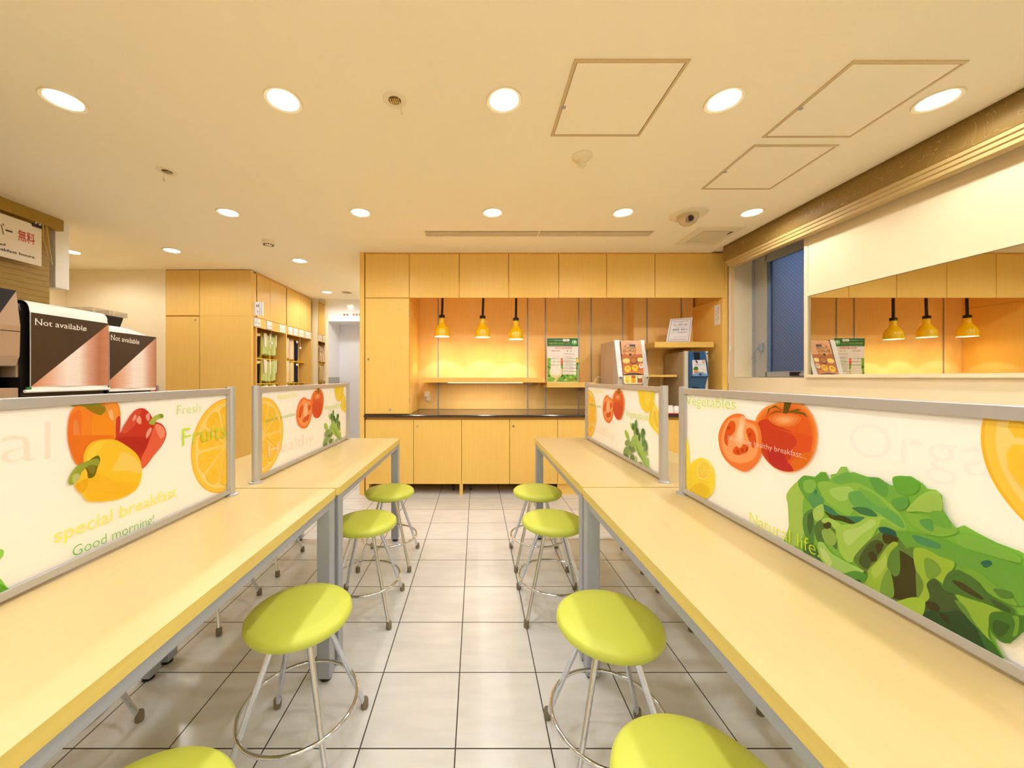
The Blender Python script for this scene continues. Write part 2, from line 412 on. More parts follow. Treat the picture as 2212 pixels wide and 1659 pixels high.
# mirror board
t = thing('wall_mirror', 'long wide mirror set in a cream board on the right wall', 'mirror', (2.478, .9, 1.15))
XB = 2.470
b = MB()
b.box(XB, XW-.001, -1.6, 2.788, 1.158, 1.18, WALL).box(XB, XW-.001, -1.6, 2.788, 1.765, 2.33, WALL)
b.box(XB, XW-.001, 2.757, 2.788, 1.18, 1.765, WALL).box(XB, XW-.001, -1.6, -1.5, 1.18, 1.765, WALL)
b.box(XB-.004, XB, 2.757, 2.788, 1.158, 2.33, WALL).box(XB-.004, XB, -1.6, 2.757, 1.158, 1.178, WALL).box(XB-.003, XB, -1.6, 2.757, 1.765, 1.778, WALL)
b.build('board', t)
MB().box(2.478, XW-.002, -1.5, 2.757, 1.18, 1.765, MIRROR).build('mirror_glass', t)
# ------------------------------------------------------------------ roman shade
SH = mat('roman_shade_fabric', rgb(168, 138, 76), .55)
nt = SH.node_tree; bs = nt.nodes['Principled BSDF']; geo = nt.nodes.new('ShaderNodeNewGeometry')
no = nt.nodes.new('ShaderNodeTexNoise'); no.inputs['Scale'].default_value = 5; no.inputs['Detail'].default_value = 2; no.inputs['Distortion'].default_value = 1.6
s1 = nt.nodes.new('ShaderNodeMath'); s1.operation = 'PINGPONG'; s1.inputs[1].default_value = .055
s2 = nt.nodes.new('ShaderNodeMath'); s2.operation = 'LESS_THAN'; s2.inputs[1].default_value = .0016
cm = nt.nodes.new('ShaderNodeMix'); cm.data_type = 'RGBA'; cm.inputs['A'].default_value = rgb(140, 112, 56); cm.inputs['B'].default_value = rgb(196, 168, 106)
nt.links.new(geo.outputs['Position'], no.inputs['Vector']); nt.links.new(no.outputs[0], s1.inputs[0]); nt.links.new(s1.outputs[0], s2.inputs[0]); nt.links.new(s2.outputs[0], cm.inputs['Factor']); nt.links.new(cm.outputs['Result'], bs.inputs['Base Color'])
SH2 = mat('roman_shade_fold', rgb(190, 164, 108), .5)
t = thing('roman_shade', 'gathered brown roman shade with pale line pattern along the right wall top', 'window shade', (2.36, 1.0, 2.17))
b = MB()
def wavy_sheet(b, prof, y0, y1, n, mt, th=.003):
    L = len(prof); vs = []
    for i in range(n+1):
        y = y0+(y1-y0)*i/n; s_ = .004*math.sin(y*3.1)+.002*math.sin(y*9+1)
        for k, (x, z) in enumerate(prof): vs.append((x+s_*(k/(L-1)), y, z+.5*s_*(k/(L-1))))
    fs = [(i*L+k, i*L+k+1, (i+1)*L+k+1, (i+1)*L+k) for i in range(n) for k in range(L-1)]
    b.add(vs, fs, mt, True)
prof = [(2.338, 2.40), (2.330, 2.36), (2.326, 2.31), (2.330, 2.27), (2.340, 2.250), (2.352, 2.245), (2.36, 2.26), (2.36, 2.40)]
wavy_sheet(b, prof, YN+.1, 3.50, 120, SH)
b.box(2.335, 2.36, 3.497, 3.50, 2.26, 2.40, SH)
b.build('valance', t)
for i in range(3):
    b = MB(); z = 2.248-.022*i; x = 2.346+.012*i
    wavy_sheet(b, [(x+.03, 2.39), (x-.002, 2.30), (x-.004, z), (x, z-.016), (x+.012, z-.022), (x+.055, z-.016), (x+.06, 2.30)], YN+.1, 3.49-.012*i, 120, SH2)
    b.build('fold', t)
b = MB()
b.tube([(2.44, 3.56, 2.385), (2.44, 3.56, 1.55)], .0022, WHITE, 6).tube([(2.44, 3.575, 2.385), (2.441, 3.575, 1.55)], .0022, WHITE, 6)
b.tube([(2.44, 3.56, 1.55), (2.43, 3.56, 1.2), (2.435, 3.575, 1.1), (2.441, 3.59, 1.2), (2.441, 3.575, 1.55)], .002, WHITE, 6)
b.cyl((2.44, 3.56, 1.42), (2.44, 3.56, 1.46), .007, WHITE)
b.build('pull_chain', t)
MB().box(2.42, 2.46, 3.50, 3.59, 2.385, CEIL+.012, WHITE).build('bracket', t)
# ================================================================== CEILING FITTINGS
def downlight(name):
    t = thing(name, 'round recessed ceiling downlight', 'ceiling light', (0, 0, CEIL), 'recessed downlights')
    MB().lathe([(.062, 0), (.064, -.0035), (.077, -.007), (.080, 0)], (0, 0, CEIL), CREAMP, closed=True, n=48).build('trim_ring', t)
    MB().lathe([(0, -.0015), (.062, -.0015)], (0, 0, CEIL), GLOW, n=40).build('diffuser', t)
    light('bulb', 'SPOT', (0, 0, CEIL-.008), LAMP_W, parent=t, spot_size=math.radians(168), spot_blend=.5, shadow_soft_size=.05)
    return t
R1, R2 = 1.643, 2.764
LX = [-1.83, -.856, .123, 1.099, 2.045]
DL = []
for i, x in enumerate(LX):
    DL.append((x, R1, ['bright round downlight at the far left of the nearest ceiling row', 'bright downlight second from left in the nearest ceiling row', 'bright middle downlight of the nearest row, left of the square hatch', 'bright downlight between the two large ceiling hatches', 'bright downlight beside the window shade in the nearest row'][i]))
for i, x in enumerate([-1.852, -.864, .121, 1.095, 2.056]):
    DL.append((x, R2, ['leftmost downlight of the second ceiling row', 'downlight second from left in the second ceiling row', 'middle downlight of the second row, in front of the slot vent', 'downlight of the second row left of the dome camera', 'downlight of the second row between dome camera and window shade'][i]))
DL += [(-2.95, 3.59, 'downlight in front of the far cream wall, above the coffee machines'), (-1.865, 3.905, 'downlight just before the left corner cupboard'),
    (-2.16, 5.35, 'small distant downlight in the hall beside the round vent'), (-3.97, 3.63, 'downlight half hidden behind the white box at the far left')]
HALL = [(-1.5, 5.25), (-1.45, 4.85)]
proto = downlight('downlight')
for i, (x, y, lab) in enumerate(DL):
    if i == 0: proto.location = (x, y, CEIL); proto['label'] = lab
    else: dup(proto, (x, y, CEIL), lab)
for x, y in HALL: dup(proto, (x, y, CEIL), 'recessed hall downlight hidden behind the cabinet end panel', 'downlights outside the picture')
for x in LX:
    for y in (.52, -.6, -1.72):  # rearmost row is added to light the rear wall as horizontal fill
        d = dup(proto, (x, y, CEIL), 'unseen recessed downlight in the rows behind and above the camera, rearmost row added for fill', 'downlights outside the picture')
# access hatches
def hatch(x0, x1, y0, y1, lab):
    t = thing('access_hatch', lab, 'ceiling hatch', ((x0+x1)/2, (y0+y1)/2, CEIL), 'ceiling access hatches')
    w_ = .012; b = MB()
    for (a, c, d, e) in ((x0, x1, y0, y0+w_), (x0, x1, y1-w_, y1), (x0, x0+w_, y0+w_, y1-w_), (x1-w_, x1, y0+w_, y1-w_)):
        b.box(a, c, d, e, CEIL-.005, CEIL-.0005, mat('hatch_frame', rgb(216, 194, 150), .4, metal=.2))
    b.build('frame', t)
    MB().box(x0+w_, x1-w_, y0+w_, y1-w_, CEIL-.0015, CEIL-.0005, mat('hatch_gap', rgb(140, 112, 66), .9)).build('gap', t)
    MB().box(x0+w_+.003, x1-w_-.003, y0+w_+.003, y1-w_-.003, CEIL-.004, CEIL-.0015, CEILM).build('panel', t)
    MB().box(x0+w_-.004, x0+w_+.014, (y0+y1)/2-.004+.02, (y0+y1)/2+.012+.02, CEIL-.006, CEIL-.0045, ALUD).build('latch', t)
hatch(.379, .829, 1.430, 1.885, 'square ceiling hatch nearest the centre of the room')
hatch(1.462, 1.912, 1.436, 1.896, 'large ceiling hatch beside the window shade, nearer the camera')
hatch(1.468, 1.918, 1.957, 2.418, 'ceiling hatch behind the other one, nearer the dome camera')
# emergency lamps
def emergency(x, y, lab, sgn):
    t = thing('emergency_light', lab, 'emergency light', (x, y, CEIL), 'emergency lights')
    MB().lathe([(.026, 0), (.028, -.005), (.048, -.005), (.053, 0)], (x, y, CEIL), CREAMP, closed=True).build('cover_ring', t)
    MB().lathe([(0, -.004), (.027, -.001)], (x, y, CEIL), mat('emergency_reflector', rgb(150, 120, 70), .15, metal=1)).build('reflector', t)
    b = MB()
    for k in range(5): b.box(x-.018+k*.009, x-.014+k*.009, y-.015, y+.015, CEIL-.008, CEIL-.003, CHROME)
    b.build('lamp', t)
    b = MB().tube([(x+.028*sgn, y+.012, CEIL-.004), (x+.028*sgn, y+.012, CEIL-.03)], .0012, CREAMP, 6)
    b.cyl((x+.028*sgn, y+.012, CEIL-.03), (x+.028*sgn, y+.012, CEIL-.055), .002, CREAMP, .007).build('pull_tab', t)
emergency(-.362, 1.64, 'small round emergency light between two near downlights', 1)
emergency(-1.846, 2.21, 'small round emergency light at the left, behind the first downlight row', -1)
# smoke detectors
t = thing('smoke_detector', 'cream disc smoke detector with dark slots left of the cabinet wall', 'smoke detector', (-1.88, 3.35, CEIL))
MB().lathe([(.052, 0), (.052, -.012), (.045, -.03), (.02, -.038), (0, -.038)], (-1.88, 3.35, CEIL), CREAMP).build('housing', t)
b = MB()
for k in range(12):
    a = 2*math.pi*k/12; b.box(-1.88+.037*math.cos(a)-.006, -1.88+.037*math.cos(a)+.006, 3.35+.037*math.sin(a)-.004, 3.35+.037*math.sin(a)+.004, CEIL-.036, CEIL-.030, DARK)
b.build('slots', t)
t = thing('heat_detector', 'cream stepped ceiling sensor beyond the central hatch', 'sensor', (.588, 2.06, CEIL))
MB().lathe([(.056, 0), (.056, -.006), (.045, -.016), (.024, -.022), (.022, -.04)], (.588, 2.06, CEIL), CREAMP).build('base', t)
MB().lathe([(.018, -.04), (.020, -.052), (.016, -.060), (0, -.062)], (.588, 2.06, CEIL), CREAMP).build('sensor_tip', t)
# dome camera
t = thing('dome_camera', 'ceiling dome security camera with large cream plate', 'security camera', (1.60, 2.80, CEIL))
MB().lathe([(0.0, -.010), (.075, -.010), (.125, -.006), (.135, 0)], (1.60, 2.80, CEIL), CREAMP, n=48).build('plate', t)
MB().lathe([(.072, -.010), (.070, -.034), (.055, -.062), (.03, -.08), (0, -.086)], (1.60, 2.80, CEIL), mat('smoked_cream_dome', rgb(204, 186, 146), .1, coat=.5), n=40).build('dome', t)
b = MB().cyl((1.588, 2.775, CEIL-.05), (1.578, 2.728, CEIL-.058), .026, mat('camera_barrel', rgb(150, 130, 110), .3)).cyl((1.578, 2.728, CEIL-.058), (1.5775, 2.7265, CEIL-.0583), .02, mat('lens_glass', rgb(40, 30, 50), .05))
b.build('lens', t)
# slot diffuser, exhaust grille, round vent
t = thing('slot_vent', 'long narrow slot air vent in front of the wall cabinets', 'air vent', (.53, 3.17, CEIL))
b = MB(); b.box(-.44, 1.50, 3.105, 3.112, CEIL-.004, CEIL-.0005, CREAMP).box(-.44, 1.50, 3.222, 3.228, CEIL-.004, CEIL-.0005, CREAMP).box(-.44, -.433, 3.112, 3.222, CEIL-.004, CEIL-.0005, CREAMP).box(1.493, 1.50, 3.112, 3.222, CEIL-.004, CEIL-.0005, CREAMP)
b.build('frame', t)
MB().box(-.433, 1.493, 3.112, 3.222, CEIL-.0012, CEIL-.0005, mat('vent_dark', rgb(120, 92, 54), .8)).build('slot', t)
b = MB()
for y in (3.128, 3.152, 3.176, 3.200): b.box(-.433, 1.493, y, y+.011, CEIL-.006, CEIL-.0012, CREAMP)
b.box(.525, .535, 3.112, 3.222, CEIL-.0065, CEIL-.0012, CREAMP)
b.build('vane', t)
t = thing('exhaust_grille', 'square ceiling exhaust grille with grey mesh near the window', 'air vent', (2.01, 3.22, CEIL))
b = MB(); b.prism([(1.825, 3.02), (2.195, 3.02), (2.195, 3.42), (1.825, 3.42)], CEIL-.010, CEIL-.0005, CREAMP); b.build('frame', t, bevel=.003)
GM = mat('grille_mesh', rgb(176, 164, 132), .5)
MB().box(1.895, 2.125, 3.09, 3.35, CEIL-.0125, CEIL-.0100, GM).build('filter', t)
b = MB()
for k in range(24): b.box(1.895, 2.125, 3.093+k*.0108, 3.098+k*.0108, CEIL-.0145, CEIL-.0125, CREAMP)
b.build('louvres', t)
MB().box(2.135, 2.15, 3.10, 3.16, CEIL-.012, CEIL-.010, BLACK).build('maker_label', t)
t = thing('round_vent', 'round brown ceiling vent in the hall beside the distant downlight', 'air vent', (-1.87, 5.35, CEIL))
MB().lathe([(0, -.006), (.06, -.006), (.072, 0)], (-1.87, 5.35, CEIL), mat('vent_brown', rgb(160, 140, 110), .6)).build('grille', t)
MB().lathe([(.07, 0), (.074, -.008), (.082, -.006), (.086, 0)], (-1.87, 5.35, CEIL), CREAMP, closed=True).build('rim', t)
# ================================================================== BACK CABINET WALL
YF, YB = 3.65, 4.28
ZT = 2.373; ZU = 1.945; ZN = 2.11
DOORX = [-1.095, -.662, -.169, .319, .812, 1.284, 1.761, 2.437]
TH = .018
def lock(b, x, z, y): b.cyl((x, y, z), (x, y-.006, z), .010, CHROME, n=18).box(x-.0012, x+.0012, y-.0066, y-.0058, z-.006, z+.006, BLACK)
# top filler
tag(MB().box(-1.10, 2.45, YF+.004, YF+.03, ZT, CEIL-.001, WOODE).build('cornice_strip'), 'thin wooden filler strip between wall cabinets and ceiling', 'trim strip')
tag(MB().box(-1.148, -1.104, YF-.006, YB+.05, 0, CEIL-.001, WOOD).build('end_panel', bevel=.002), 'tall wooden end panel at the left end of the cabinet wall', 'panel')
tag(MB().box(2.425, 2.478, YF, YB+.05, 0, ZU-.003, WOOD).box(2.449, 2.478, YF, YB+.05, ZU-.003, CEIL-.001, WOOD).build('end_panel', bevel=.002), 'tall wooden side panel at the right end of the niche, by the window', 'panel')
# tall cabinet
t = thing('tall_cabinet', 'tall narrow wooden cabinet at the left end, standing on the worktop', 'cabinet', (-.88, YF, .79))
MB().box(-1.10, -.662, YF+TH+.003, YB, .792, ZU, WOOD).box(-1.10, -.662, YF+TH+.003, YB, ZU+.003, ZT, WOOD).build('body', t)
d = MB().box(-1.095, -.664, YF, YF+TH, .800, 1.939, WOOD).build('door', t, bevel=.0015)
b = MB(); lock(b, -1.063, 1.338, YF); b.build('knob', d)
b = MB(); lock(b, -.850, .842, YF); b.build('lock', d)
MB().box(-.6635, -.657, YF+.002, YF+.018, 1.76, 1.80, CHROME).build('hinge', d)
MB().box(-.6635, -.657, YF+.002, YF+.018, .91, .95, CHROME).build('hinge', d)
d = MB().box(-1.095, -.664, YF, YF+TH, 1.945, ZT, WOOD).build('door', t, bevel=.0015)
names = ['first wooden wall cabinet, right of the tall cabinet', 'second wooden wall cabinet, above the middle yellow lamp', 'third wooden wall cabinet, right of the three lamps', 'fourth wooden wall cabinet, above the green vegetable poster', 'fifth wooden wall cabinet, above the soup dispenser', 'widest wooden wall cabinet at the right end by the window']
for i in range(6):
    x0, x1 = DOORX[i+1], DOORX[i+2]
    t = thing('wall_cabinet', names[i], 'cabinet', ((x0+x1)/2, YF, ZU), 'row of wall cabinets under the ceiling')
    MB().box(x0+.001, x1-.001 if i < 5 else 2.424, YF+TH+.003, YB, ZN, ZT, WOOD).build('body', t)
    MB().box(x0+.003, x1-.003 if i < 5 else 2.447, YF, YF+TH, ZU, ZT, WOOD).build('door', t, bevel=.0015)
# back panels and uprights
def upright(b, x, y, z0, z1):
    b.box(x-.007, x+.007, y-.004, y, z0, z1, ALU)
    z = z0+.01
    while z < z1-.015: b.box(x-.003, x+.003, y-.0048, y-.0039, z, z+.011, DARK); z += .0205
ups = [946.8, 1139.7, 1178.2, 1250, 1277, 1345]
t = thing('back_panel', 'wooden back panel of the lit niche with slotted uprights', 'panel', (.5, YB, .79))
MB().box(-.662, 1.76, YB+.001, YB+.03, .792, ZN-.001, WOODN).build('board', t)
for u in ups:
    b = MB(); upright(b, (u-VX)*YB/F, YB, .80, ZN-.005); b.build('slotted_upright', t)
Y2 = 4.14
t = thing('back_panel', 'protruding wooden back panel at the right of the niche', 'panel', (2.1, Y2, .79))
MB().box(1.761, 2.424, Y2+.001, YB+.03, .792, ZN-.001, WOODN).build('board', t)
for u in (1397.5, 1471.6):
    b = MB(); upright(b, (u-VX)*Y2/F, Y2, .80, ZN-.005); b.build('slotted_upright', t)
# worktop
b = MB()
b.extr([(YF-.022, .769), (YF-.026, .775), (YF-.026, .784), (YF-.022, .790), (YB, .790), (YB, .766), (YF, .764)], 'x', -1.103, 2.424, GRANITE)
tag(b.build('worktop'), 'long dark polished worktop along the cabinet wall', 'worktop')
# base cabinets
BX = [-1.095, -.619, -.146, .328, .802, 1.277, 1.751, 2.085, 2.424]
blab = ['leftmost wooden base cabinet beside the end panel', 'second base cabinet from the left, with a round lock', 'third base cabinet, its door without a lock', 'base cabinet behind the far right aisle stool, with a round lock', 'base cabinet partly behind the far right table', 'base cabinet hidden mostly behind the right table partition', 'narrow base cabinet seen between the two right partitions', 'narrow base cabinet at the right end by the window wall']
for i in range(8):
    x0, x1 = BX[i], BX[i+1]
    t = thing('base_cabinet', blab[i], 'cabinet', ((x0+x1)/2, YF, 0), 'base cabinets under the worktop')
    zb = .112
    MB().box(x0+.001, x1-.001, YF+TH+.003, YB, zb, .762, WOODE).build('body', t)
    d = MB().box(x0+.002, x1-.002, YF, YF+TH, zb-.004, .741, WOOD).build('door', t, bevel=.0015)
    if i in (1, 3): b = MB(); lock(b, x0+.037, .678, YF); b.build('lock', d)
    if i >= 4: MB().box(x0+.001, x1-.001, YF+.02, YF+.038, 0, zb-.002, WOOD).build('plinth', t)
    elif i in (0, 2):
        MB().box(x0+(.003 if i == 0 else -.02), x0+(.035 if i == 0 else .012), YF+.0, YF+.1, 0, zb-.005, WOOD).build('foot', t)
    if i < 4:
        b = MB(); cx = x0+.09 if i == 2 else x1-.09
        b.cyl((cx-.008, YF+.16, .028), (cx+.008, YF+.16, .028), .028, BLACK).box(cx-.01, cx+.01, YF+.14, YF+.18, .05, zb, DARK); b.build('caster', t)
struct(MB().box(-1.10, 1.27, YB+.01, YB+.03, 0, .75, DARK).build('toe_shade_board'))  # dark board standing in for the shade under the open base cabinets
# shelves in the niche
def shelf(name, x0, x1, y0, y1, z0, z1, lab, ups=()):
    t = thing(name, lab, 'shelf', ((x0+x1)/2, (y0+y1)/2, z0))
    MB().box(x0, x1, y0, y1, z0, z1, WOOD).build('board', t, bevel=.001)
    for x in ups: MB().extr([(y1-.002, z0-.004-.05), (y1-.002, z0-.001), (y0+.05, z0-.001), (y0+.05, z0-.012)], 'x', x-.002, x+.002, ALU).build('bracket', t)
    return t
S1 = shelf('shelf', -.575, .724, 3.90, YB-.006, 1.104, 1.156, 'long wooden shelf below the three yellow lamps', [(u-VX)*YB/F for u in (946.8, 1139.7)])
MB().box(-.30, .49, 3.915, 3.945, 1.1000, 1.1035, mat('led_strip', (1, 1, 1, 1), emit=(1, .85, .62, 1), strength=2.5)).build('light_strip', S1)
light('strip_light', 'AREA', (.1, 3.93, 1.098), 3.0, color=(1, .8, .55), parent=S1, shape='RECTANGLE', size=.8, size_y=.02)
shelf('shelf', .746, 1.272, 3.90, YB-.006, 1.053, 1.106, 'short wooden shelf carrying the green vegetable poster', [(u-VX)*YB/F for u in (1250,)])
shelf('shelf', 1.797, 2.392, 3.73, Y2-.006, 1.462, 1.517, 'upper right wooden shelf carrying the tilted paper notice', [])
shelf('shelf', 1.70, 2.060, 3.80, Y2-.006, 1.163, 1.186, 'thin small shelf between soup dispenser and blue dispenser', [])
# socket with adapter
t = thing('wall_socket', 'wall socket with white plug adapter in the niche corner', 'socket', (-.565, YB, 1.0))
q = on_y(923, 855, YB)
MB().box(q.x-.033, q.x+.033, YB-.008, YB, q.z-.055, q.z+.055, WHITE).build('plate', t, bevel=.003)
MB().box(q.x-.03, q.x+.028, YB-.035, YB-.008, q.z-.01, q.z+.03, WHITE).build('adapter', t, bevel=.003)
b = MB().cyl((q.x, YB-.02, q.z-.01), (q.x, YB-.02, q.z-.04), .009, WHITE)
b.tube([(q.x, YB-.02, q.z-.04), (q.x+.03, YB-.02, q.z-.065), (q.x+.08, YB-.018, q.z-.06), (q.x+.115, YB-.012, q.z-.02), (q.x+.12, YB-.01, q.z+.06), (q.x+.118, YB-.01, 1.095)], .0025, WHITE, 8)
b.build('cord', t)
# heat lamps
def heat_lamp(x, zbot, lean, lab):
    Y = 4.02
    t = thing('heat_lamp', lab, 'lamp', (x, Y, zbot), 'yellow heat lamps over the shelf')
    sh = MB()
    prof = [(.080, 0), (.0805, .006), (.080, .012), (.0795, .052), (.077, .070), (.068, .092), (.052, .114), (.038, .132), (.031, .150), (.0295, .170), (.0295, .204),
            (.0275, .204), (.0275, .17), (.029, .150), (.036, .130), (.050, .112), (.066, .090), (.0755, .068), (.078, .05), (.0785, .012), (.078, 0)]
    sh.lathe(prof[:11], (x, Y, zbot), LAMPY, n=48); sh.f = [f for f in sh.f if len(f) == 4]; sh.mi = sh.mi[:len(sh.f)]; sh.sm = sh.sm[:len(sh.f)]
    n0 = len(sh.f)
    k2 = MB(); k2.lathe(prof[11:], (x, Y, zbot), mat('lamp_inner_white', rgb(255, 246, 214), .5), n=48); k2.f = [f for f in k2.f if len(f) == 4]
    sh.add(k2.v, k2.f, mat('lamp_inner_white', rgb(255, 246, 214), .5), True)
    s_ = sh.build('lamp_shade', t)
    MB().lathe([(0, .020), (.048, .020), (.056, .032), (.050, .055), (.02, .08), (.014, .13), (0, .13)], (x, Y, zbot), mat('heat_bulb', (1, 1, 1, 1), emit=(1, .86, .62, 1), strength=14)).build('bulb', t)
    MB().lathe([(.0265, .200), (.031, .200), (.032, .205), (.032, .228), (.028, .233), (0, .233)], (x, Y, zbot), BLACK).build('socket_cap', t)
    b = MB(); pts = []
    zt = ZN-.001
    for k in range(61):
        a = k/60; z = zbot+.228+(zt-zbot-.228)*a; xx = x+lean*(1-(1-a)**2); pts.append((xx, Y, z))
    b.tube(pts, .0125, BLACK, 12)
    for k in range(0, 60, 2):
        b.lathe([(.0125, -.002), (.0142, 0), (.0125, .002)], pts[k], BLACK, n=12)
    b.build('cord', t)
    light('heat_light', 'SPOT', (x, Y, zbot-.004), 4.2, color=(1, .86, 1.05), parent=t, spot_size=math.radians(98), spot_blend=.22, shadow_soft_size=.012)
heat_lamp(on_y(954.8, 727, 4.02).x, on_y(954.8, 727, 4.02).z, .006, 'leftmost of the three yellow heat lamps in the niche')
heat_lamp(on_y(1042.5, 728.5, 4.02).x, on_y(1042.5, 728.5, 4.02).z, .008, 'middle yellow heat lamp of the three in the niche')
heat_lamp(on_y(1114.5, 733, 4.02).x, on_y(1114.5, 733, 4.02).z, .002, 'rightmost yellow heat lamp, nearest the vegetable poster')
# vegetable poster
YP = 4.0
def yart(mb, Y, tf, **k): return Art(mb, lambda p: on_y(p[0], p[1], Y), (0, -1, 0), tf=tf, **k)
b = MB()
p0 = on_y(1182.1, 730.5, YP); p1 = on_y(1249, 825.3, YP)
b.box(p0.x, p1.x, YP, YP+.004, 1.107, p0.z, ink((244, 238, 232)))
A = yart(b, YP, lambda p: (1170+p[0]/13.82, 720+p[1]/13.82))
A.poly([(172, 700), (1085, 700), (1085, 1448), (172, 1448)], (120, 178, 60))
rnd = random.Random(3)
for k in range(60):
    A.ell(rnd.uniform(190, 1060), rnd.uniform(760, 1430), rnd.uniform(20, 60), rnd.uniform(14, 45), rnd.choice([(66, 134, 44), (146, 200, 84), (96, 164, 58), (178, 214, 120), (44, 104, 44)]), rnd.uniform(0, 90), 12)
A.poly([(172, 680), (1085, 680), (1085, 730), (600, 760), (172, 735)], (246, 236, 226))
A.ell(600, 840, 32, 110, (236, 92, 34)); A.ell(600, 800, 22, 30, (244, 140, 40)); A.ell(1070, 820, 36, 70, (240, 214, 80)); A.ell(1068, 905, 30, 30, (44, 92, 40))
A.ell(430, 1150, 200, 190, (222, 212, 160)); A.poly([(470, 1250), (540, 1290), (430, 1445), (340, 1445)], (216, 206, 140)); A.ell(430, 1120, 150, 150, (238, 228, 190))
A.poly([(750, 1340), (850, 1385), (950, 1385), (1050, 1355), (1050, 1370), (950, 1400), (850, 1398)], (190, 70, 30), True)
A.poly([(160, 152), (1080, 150), (1085, 388), (170, 388)], (40, 110, 56))
A.text('ビュッフェ野菜有機栽培', (215, 222), (610, 222), 22, (244, 244, 236), cap=.8)
A.ell(680, 207, 58, 40, (250, 246, 246)); A.ell(778, 207, 58, 40, (250, 246, 246))
A.text('有機', (650, 220), (710, 220), 24, (120, 180, 110), cap=.8); A.text('野菜', (748, 220), (808, 220), 24, (110, 140, 190), cap=.8)
A.text('有機JAS野菜のみを使っています。', (215, 314), (880, 314), 36, (222, 226, 60), cap=.8)
A.poly([(215, 350), (885, 345), (885, 351), (215, 356)], (190, 214, 190)); A.poly([(215, 372), (640, 370), (640, 375), (215, 377)], (150, 184, 156))
A.ell(975, 280, 80, 84, (90, 176, 88)); A.ell(975, 258, 74, 42, (232, 246, 232)); A.ell(975, 258, 58, 30, (90, 176, 88)); A.ell(985, 258, 26, 26, (232, 246, 232))
A.text('本日の産地情報', (395, 462), (905, 462), 50, (236, 66, 66), cap=.8)
A.text('野菜の品名', (292, 542), (540, 542), 38, (190, 110, 104), cap=.8); A.text('産　地', (745, 542), (895, 542), 38, (120, 110, 110), cap=.8)
rows = [('サニーレタス', '長野県南佐久郡'), ('玉ねぎ・人参', '千葉県富里市'), ('小松菜・人参', '千葉県富里市'), ('キャベツ・大根', '千葉県富里市'), ('ミニトマト・茄子', '熊本県球磨郡'), ('ベビーリーフ・水菜', '大阪府泉南市'), ('ルッコラ・パセリ', '栃木県日光市')]
for i, (a_, b_) in enumerate(rows):
    y = 615+i*96.5
    A.poly([(270, y-46), (568, y-46), (568, y+36), (270, y+36)], (248, 240, 236)); A.poly([(634, y-46), (1030, y-46), (1030, y+36), (634, y+36)], (248, 240, 236))
    A.text(a_, (298, y+16), (520 if i < 5 else 540, y+16), 30, (214, 170, 160) if i != 1 else (214, 100, 96), cap=.8); A.text(b_, (665, y+16), (930 if i else 968, y+16), 34, (150, 104, 96), cap=.8)
A.text('S.Mishiro', (545, 1418), (705, 1414), 30, (90, 150, 190))
o = tag(b.build('poster'), 'green and white vegetable origin poster standing on the short shelf', 'poster')
# paper notice on upper shelf
c4 = [Vector((1.946, 3.80, 1.5185)), Vector((2.190, 3.80, 1.5185)), Vector((2.268, 3.87, 1.788)), Vector((2.033, 3.88, 1.769))]
nrm = (c4[1]-c4[0]).cross(c4[3]-c4[0]).normalized()
c4[2].y = c4[0].y-(nrm.x*(c4[2].x-c4[0].x)+nrm.z*(c4[2].z-c4[0].z))/nrm.y
if nrm.y > 0: nrm = -nrm
b = MB(); q = [p-nrm*.004 for p in c4]
b.add(c4+q, [(0, 1, 2, 3), (7, 6, 5, 4), (0, 4, 5, 1), (1, 5, 6, 2), (2, 6, 7, 3), (3, 7, 4, 0)], ink((238, 236, 240)))
def bil(p): u, v = p; return (c4[0]*(1-u)+c4[1]*u)*(1-v)+(c4[3]*(1-u)+c4[2]*u)*v
A = Art(b, bil, nrm, base=.001)
for (u0, v0, u1, v1) in ((.06, .04, .08, .96), (.92, .04, .94, .96), (.06, .94, .94, .96), (.06, .04, .94, .06)): A.poly([(u0, v0), (u1, v0), (u1, v1), (u0, v1)], (150, 146, 150))
for v0 in (.86, .12): A.poly([(.14, v0), (.84, v0), (.84, v0+.012), (.14, v0+.012)], (96, 100, 130))
def bt(s_, u0, u1, v, h, c):
    vs, fs = text_shape(s_); A.d += A.step
    A.textraw([bil((u0+(u1-u0)*x, v+h*y/.8)) for x, y in vs], fs, c)
bt('朝食・お食事のご案内', .18, .80, .70, .05, (90, 96, 110)); bt('ご利用いただけます', .28, .72, .61, .035, (120, 120, 130))
bt('営業時間　朝食のみ', .18, .84, .49, .075, (110, 110, 120)); bt('6:30 -  ご利用時間 9:30', .16, .84, .38, .05, (120, 120, 130)); bt('詳しくはフロントまで', .30, .80, .20, .04, (230, 120, 90)); bt('お客様へ', .38, .62, .79, .03, (150, 150, 160))
tag(b.build('paper_notice'), 'white framed paper notice tilted on the upper right shelf', 'notice')
# slip on the side panel
XS = 2.4245
b = MB(); b.box(XS-.0008, XS, 3.68, 3.77, 1.688, 1.888, ink((246, 240, 236)))
A = Art(b, lambda p: Vector((XS-.0008, 3.77-.09*p[0], 1.888-.2*p[1])), (-1, 0, 0))
for i, ch in enumerate('係員がお伺いします'): A.text(ch, (.60, .17+i*.072), (.80, .17+i*.072), .055, (70, 64, 80), cap=.8)
for i, ch in enumerate('店長'): A.text(ch, (.22, .32+i*.16), (.42, .32+i*.16), .06, (130, 116, 110), cap=.8)
A.text('ー', (.24, .66), (.36, .66), .05, (130, 116, 110), cap=.8); A.text('氏', (.22, .74), (.42, .74), .06, (110, 96, 90), cap=.8)
tag(b.build('paper_slip'), 'small white paper slip stuck to the niche side panel', 'notice')
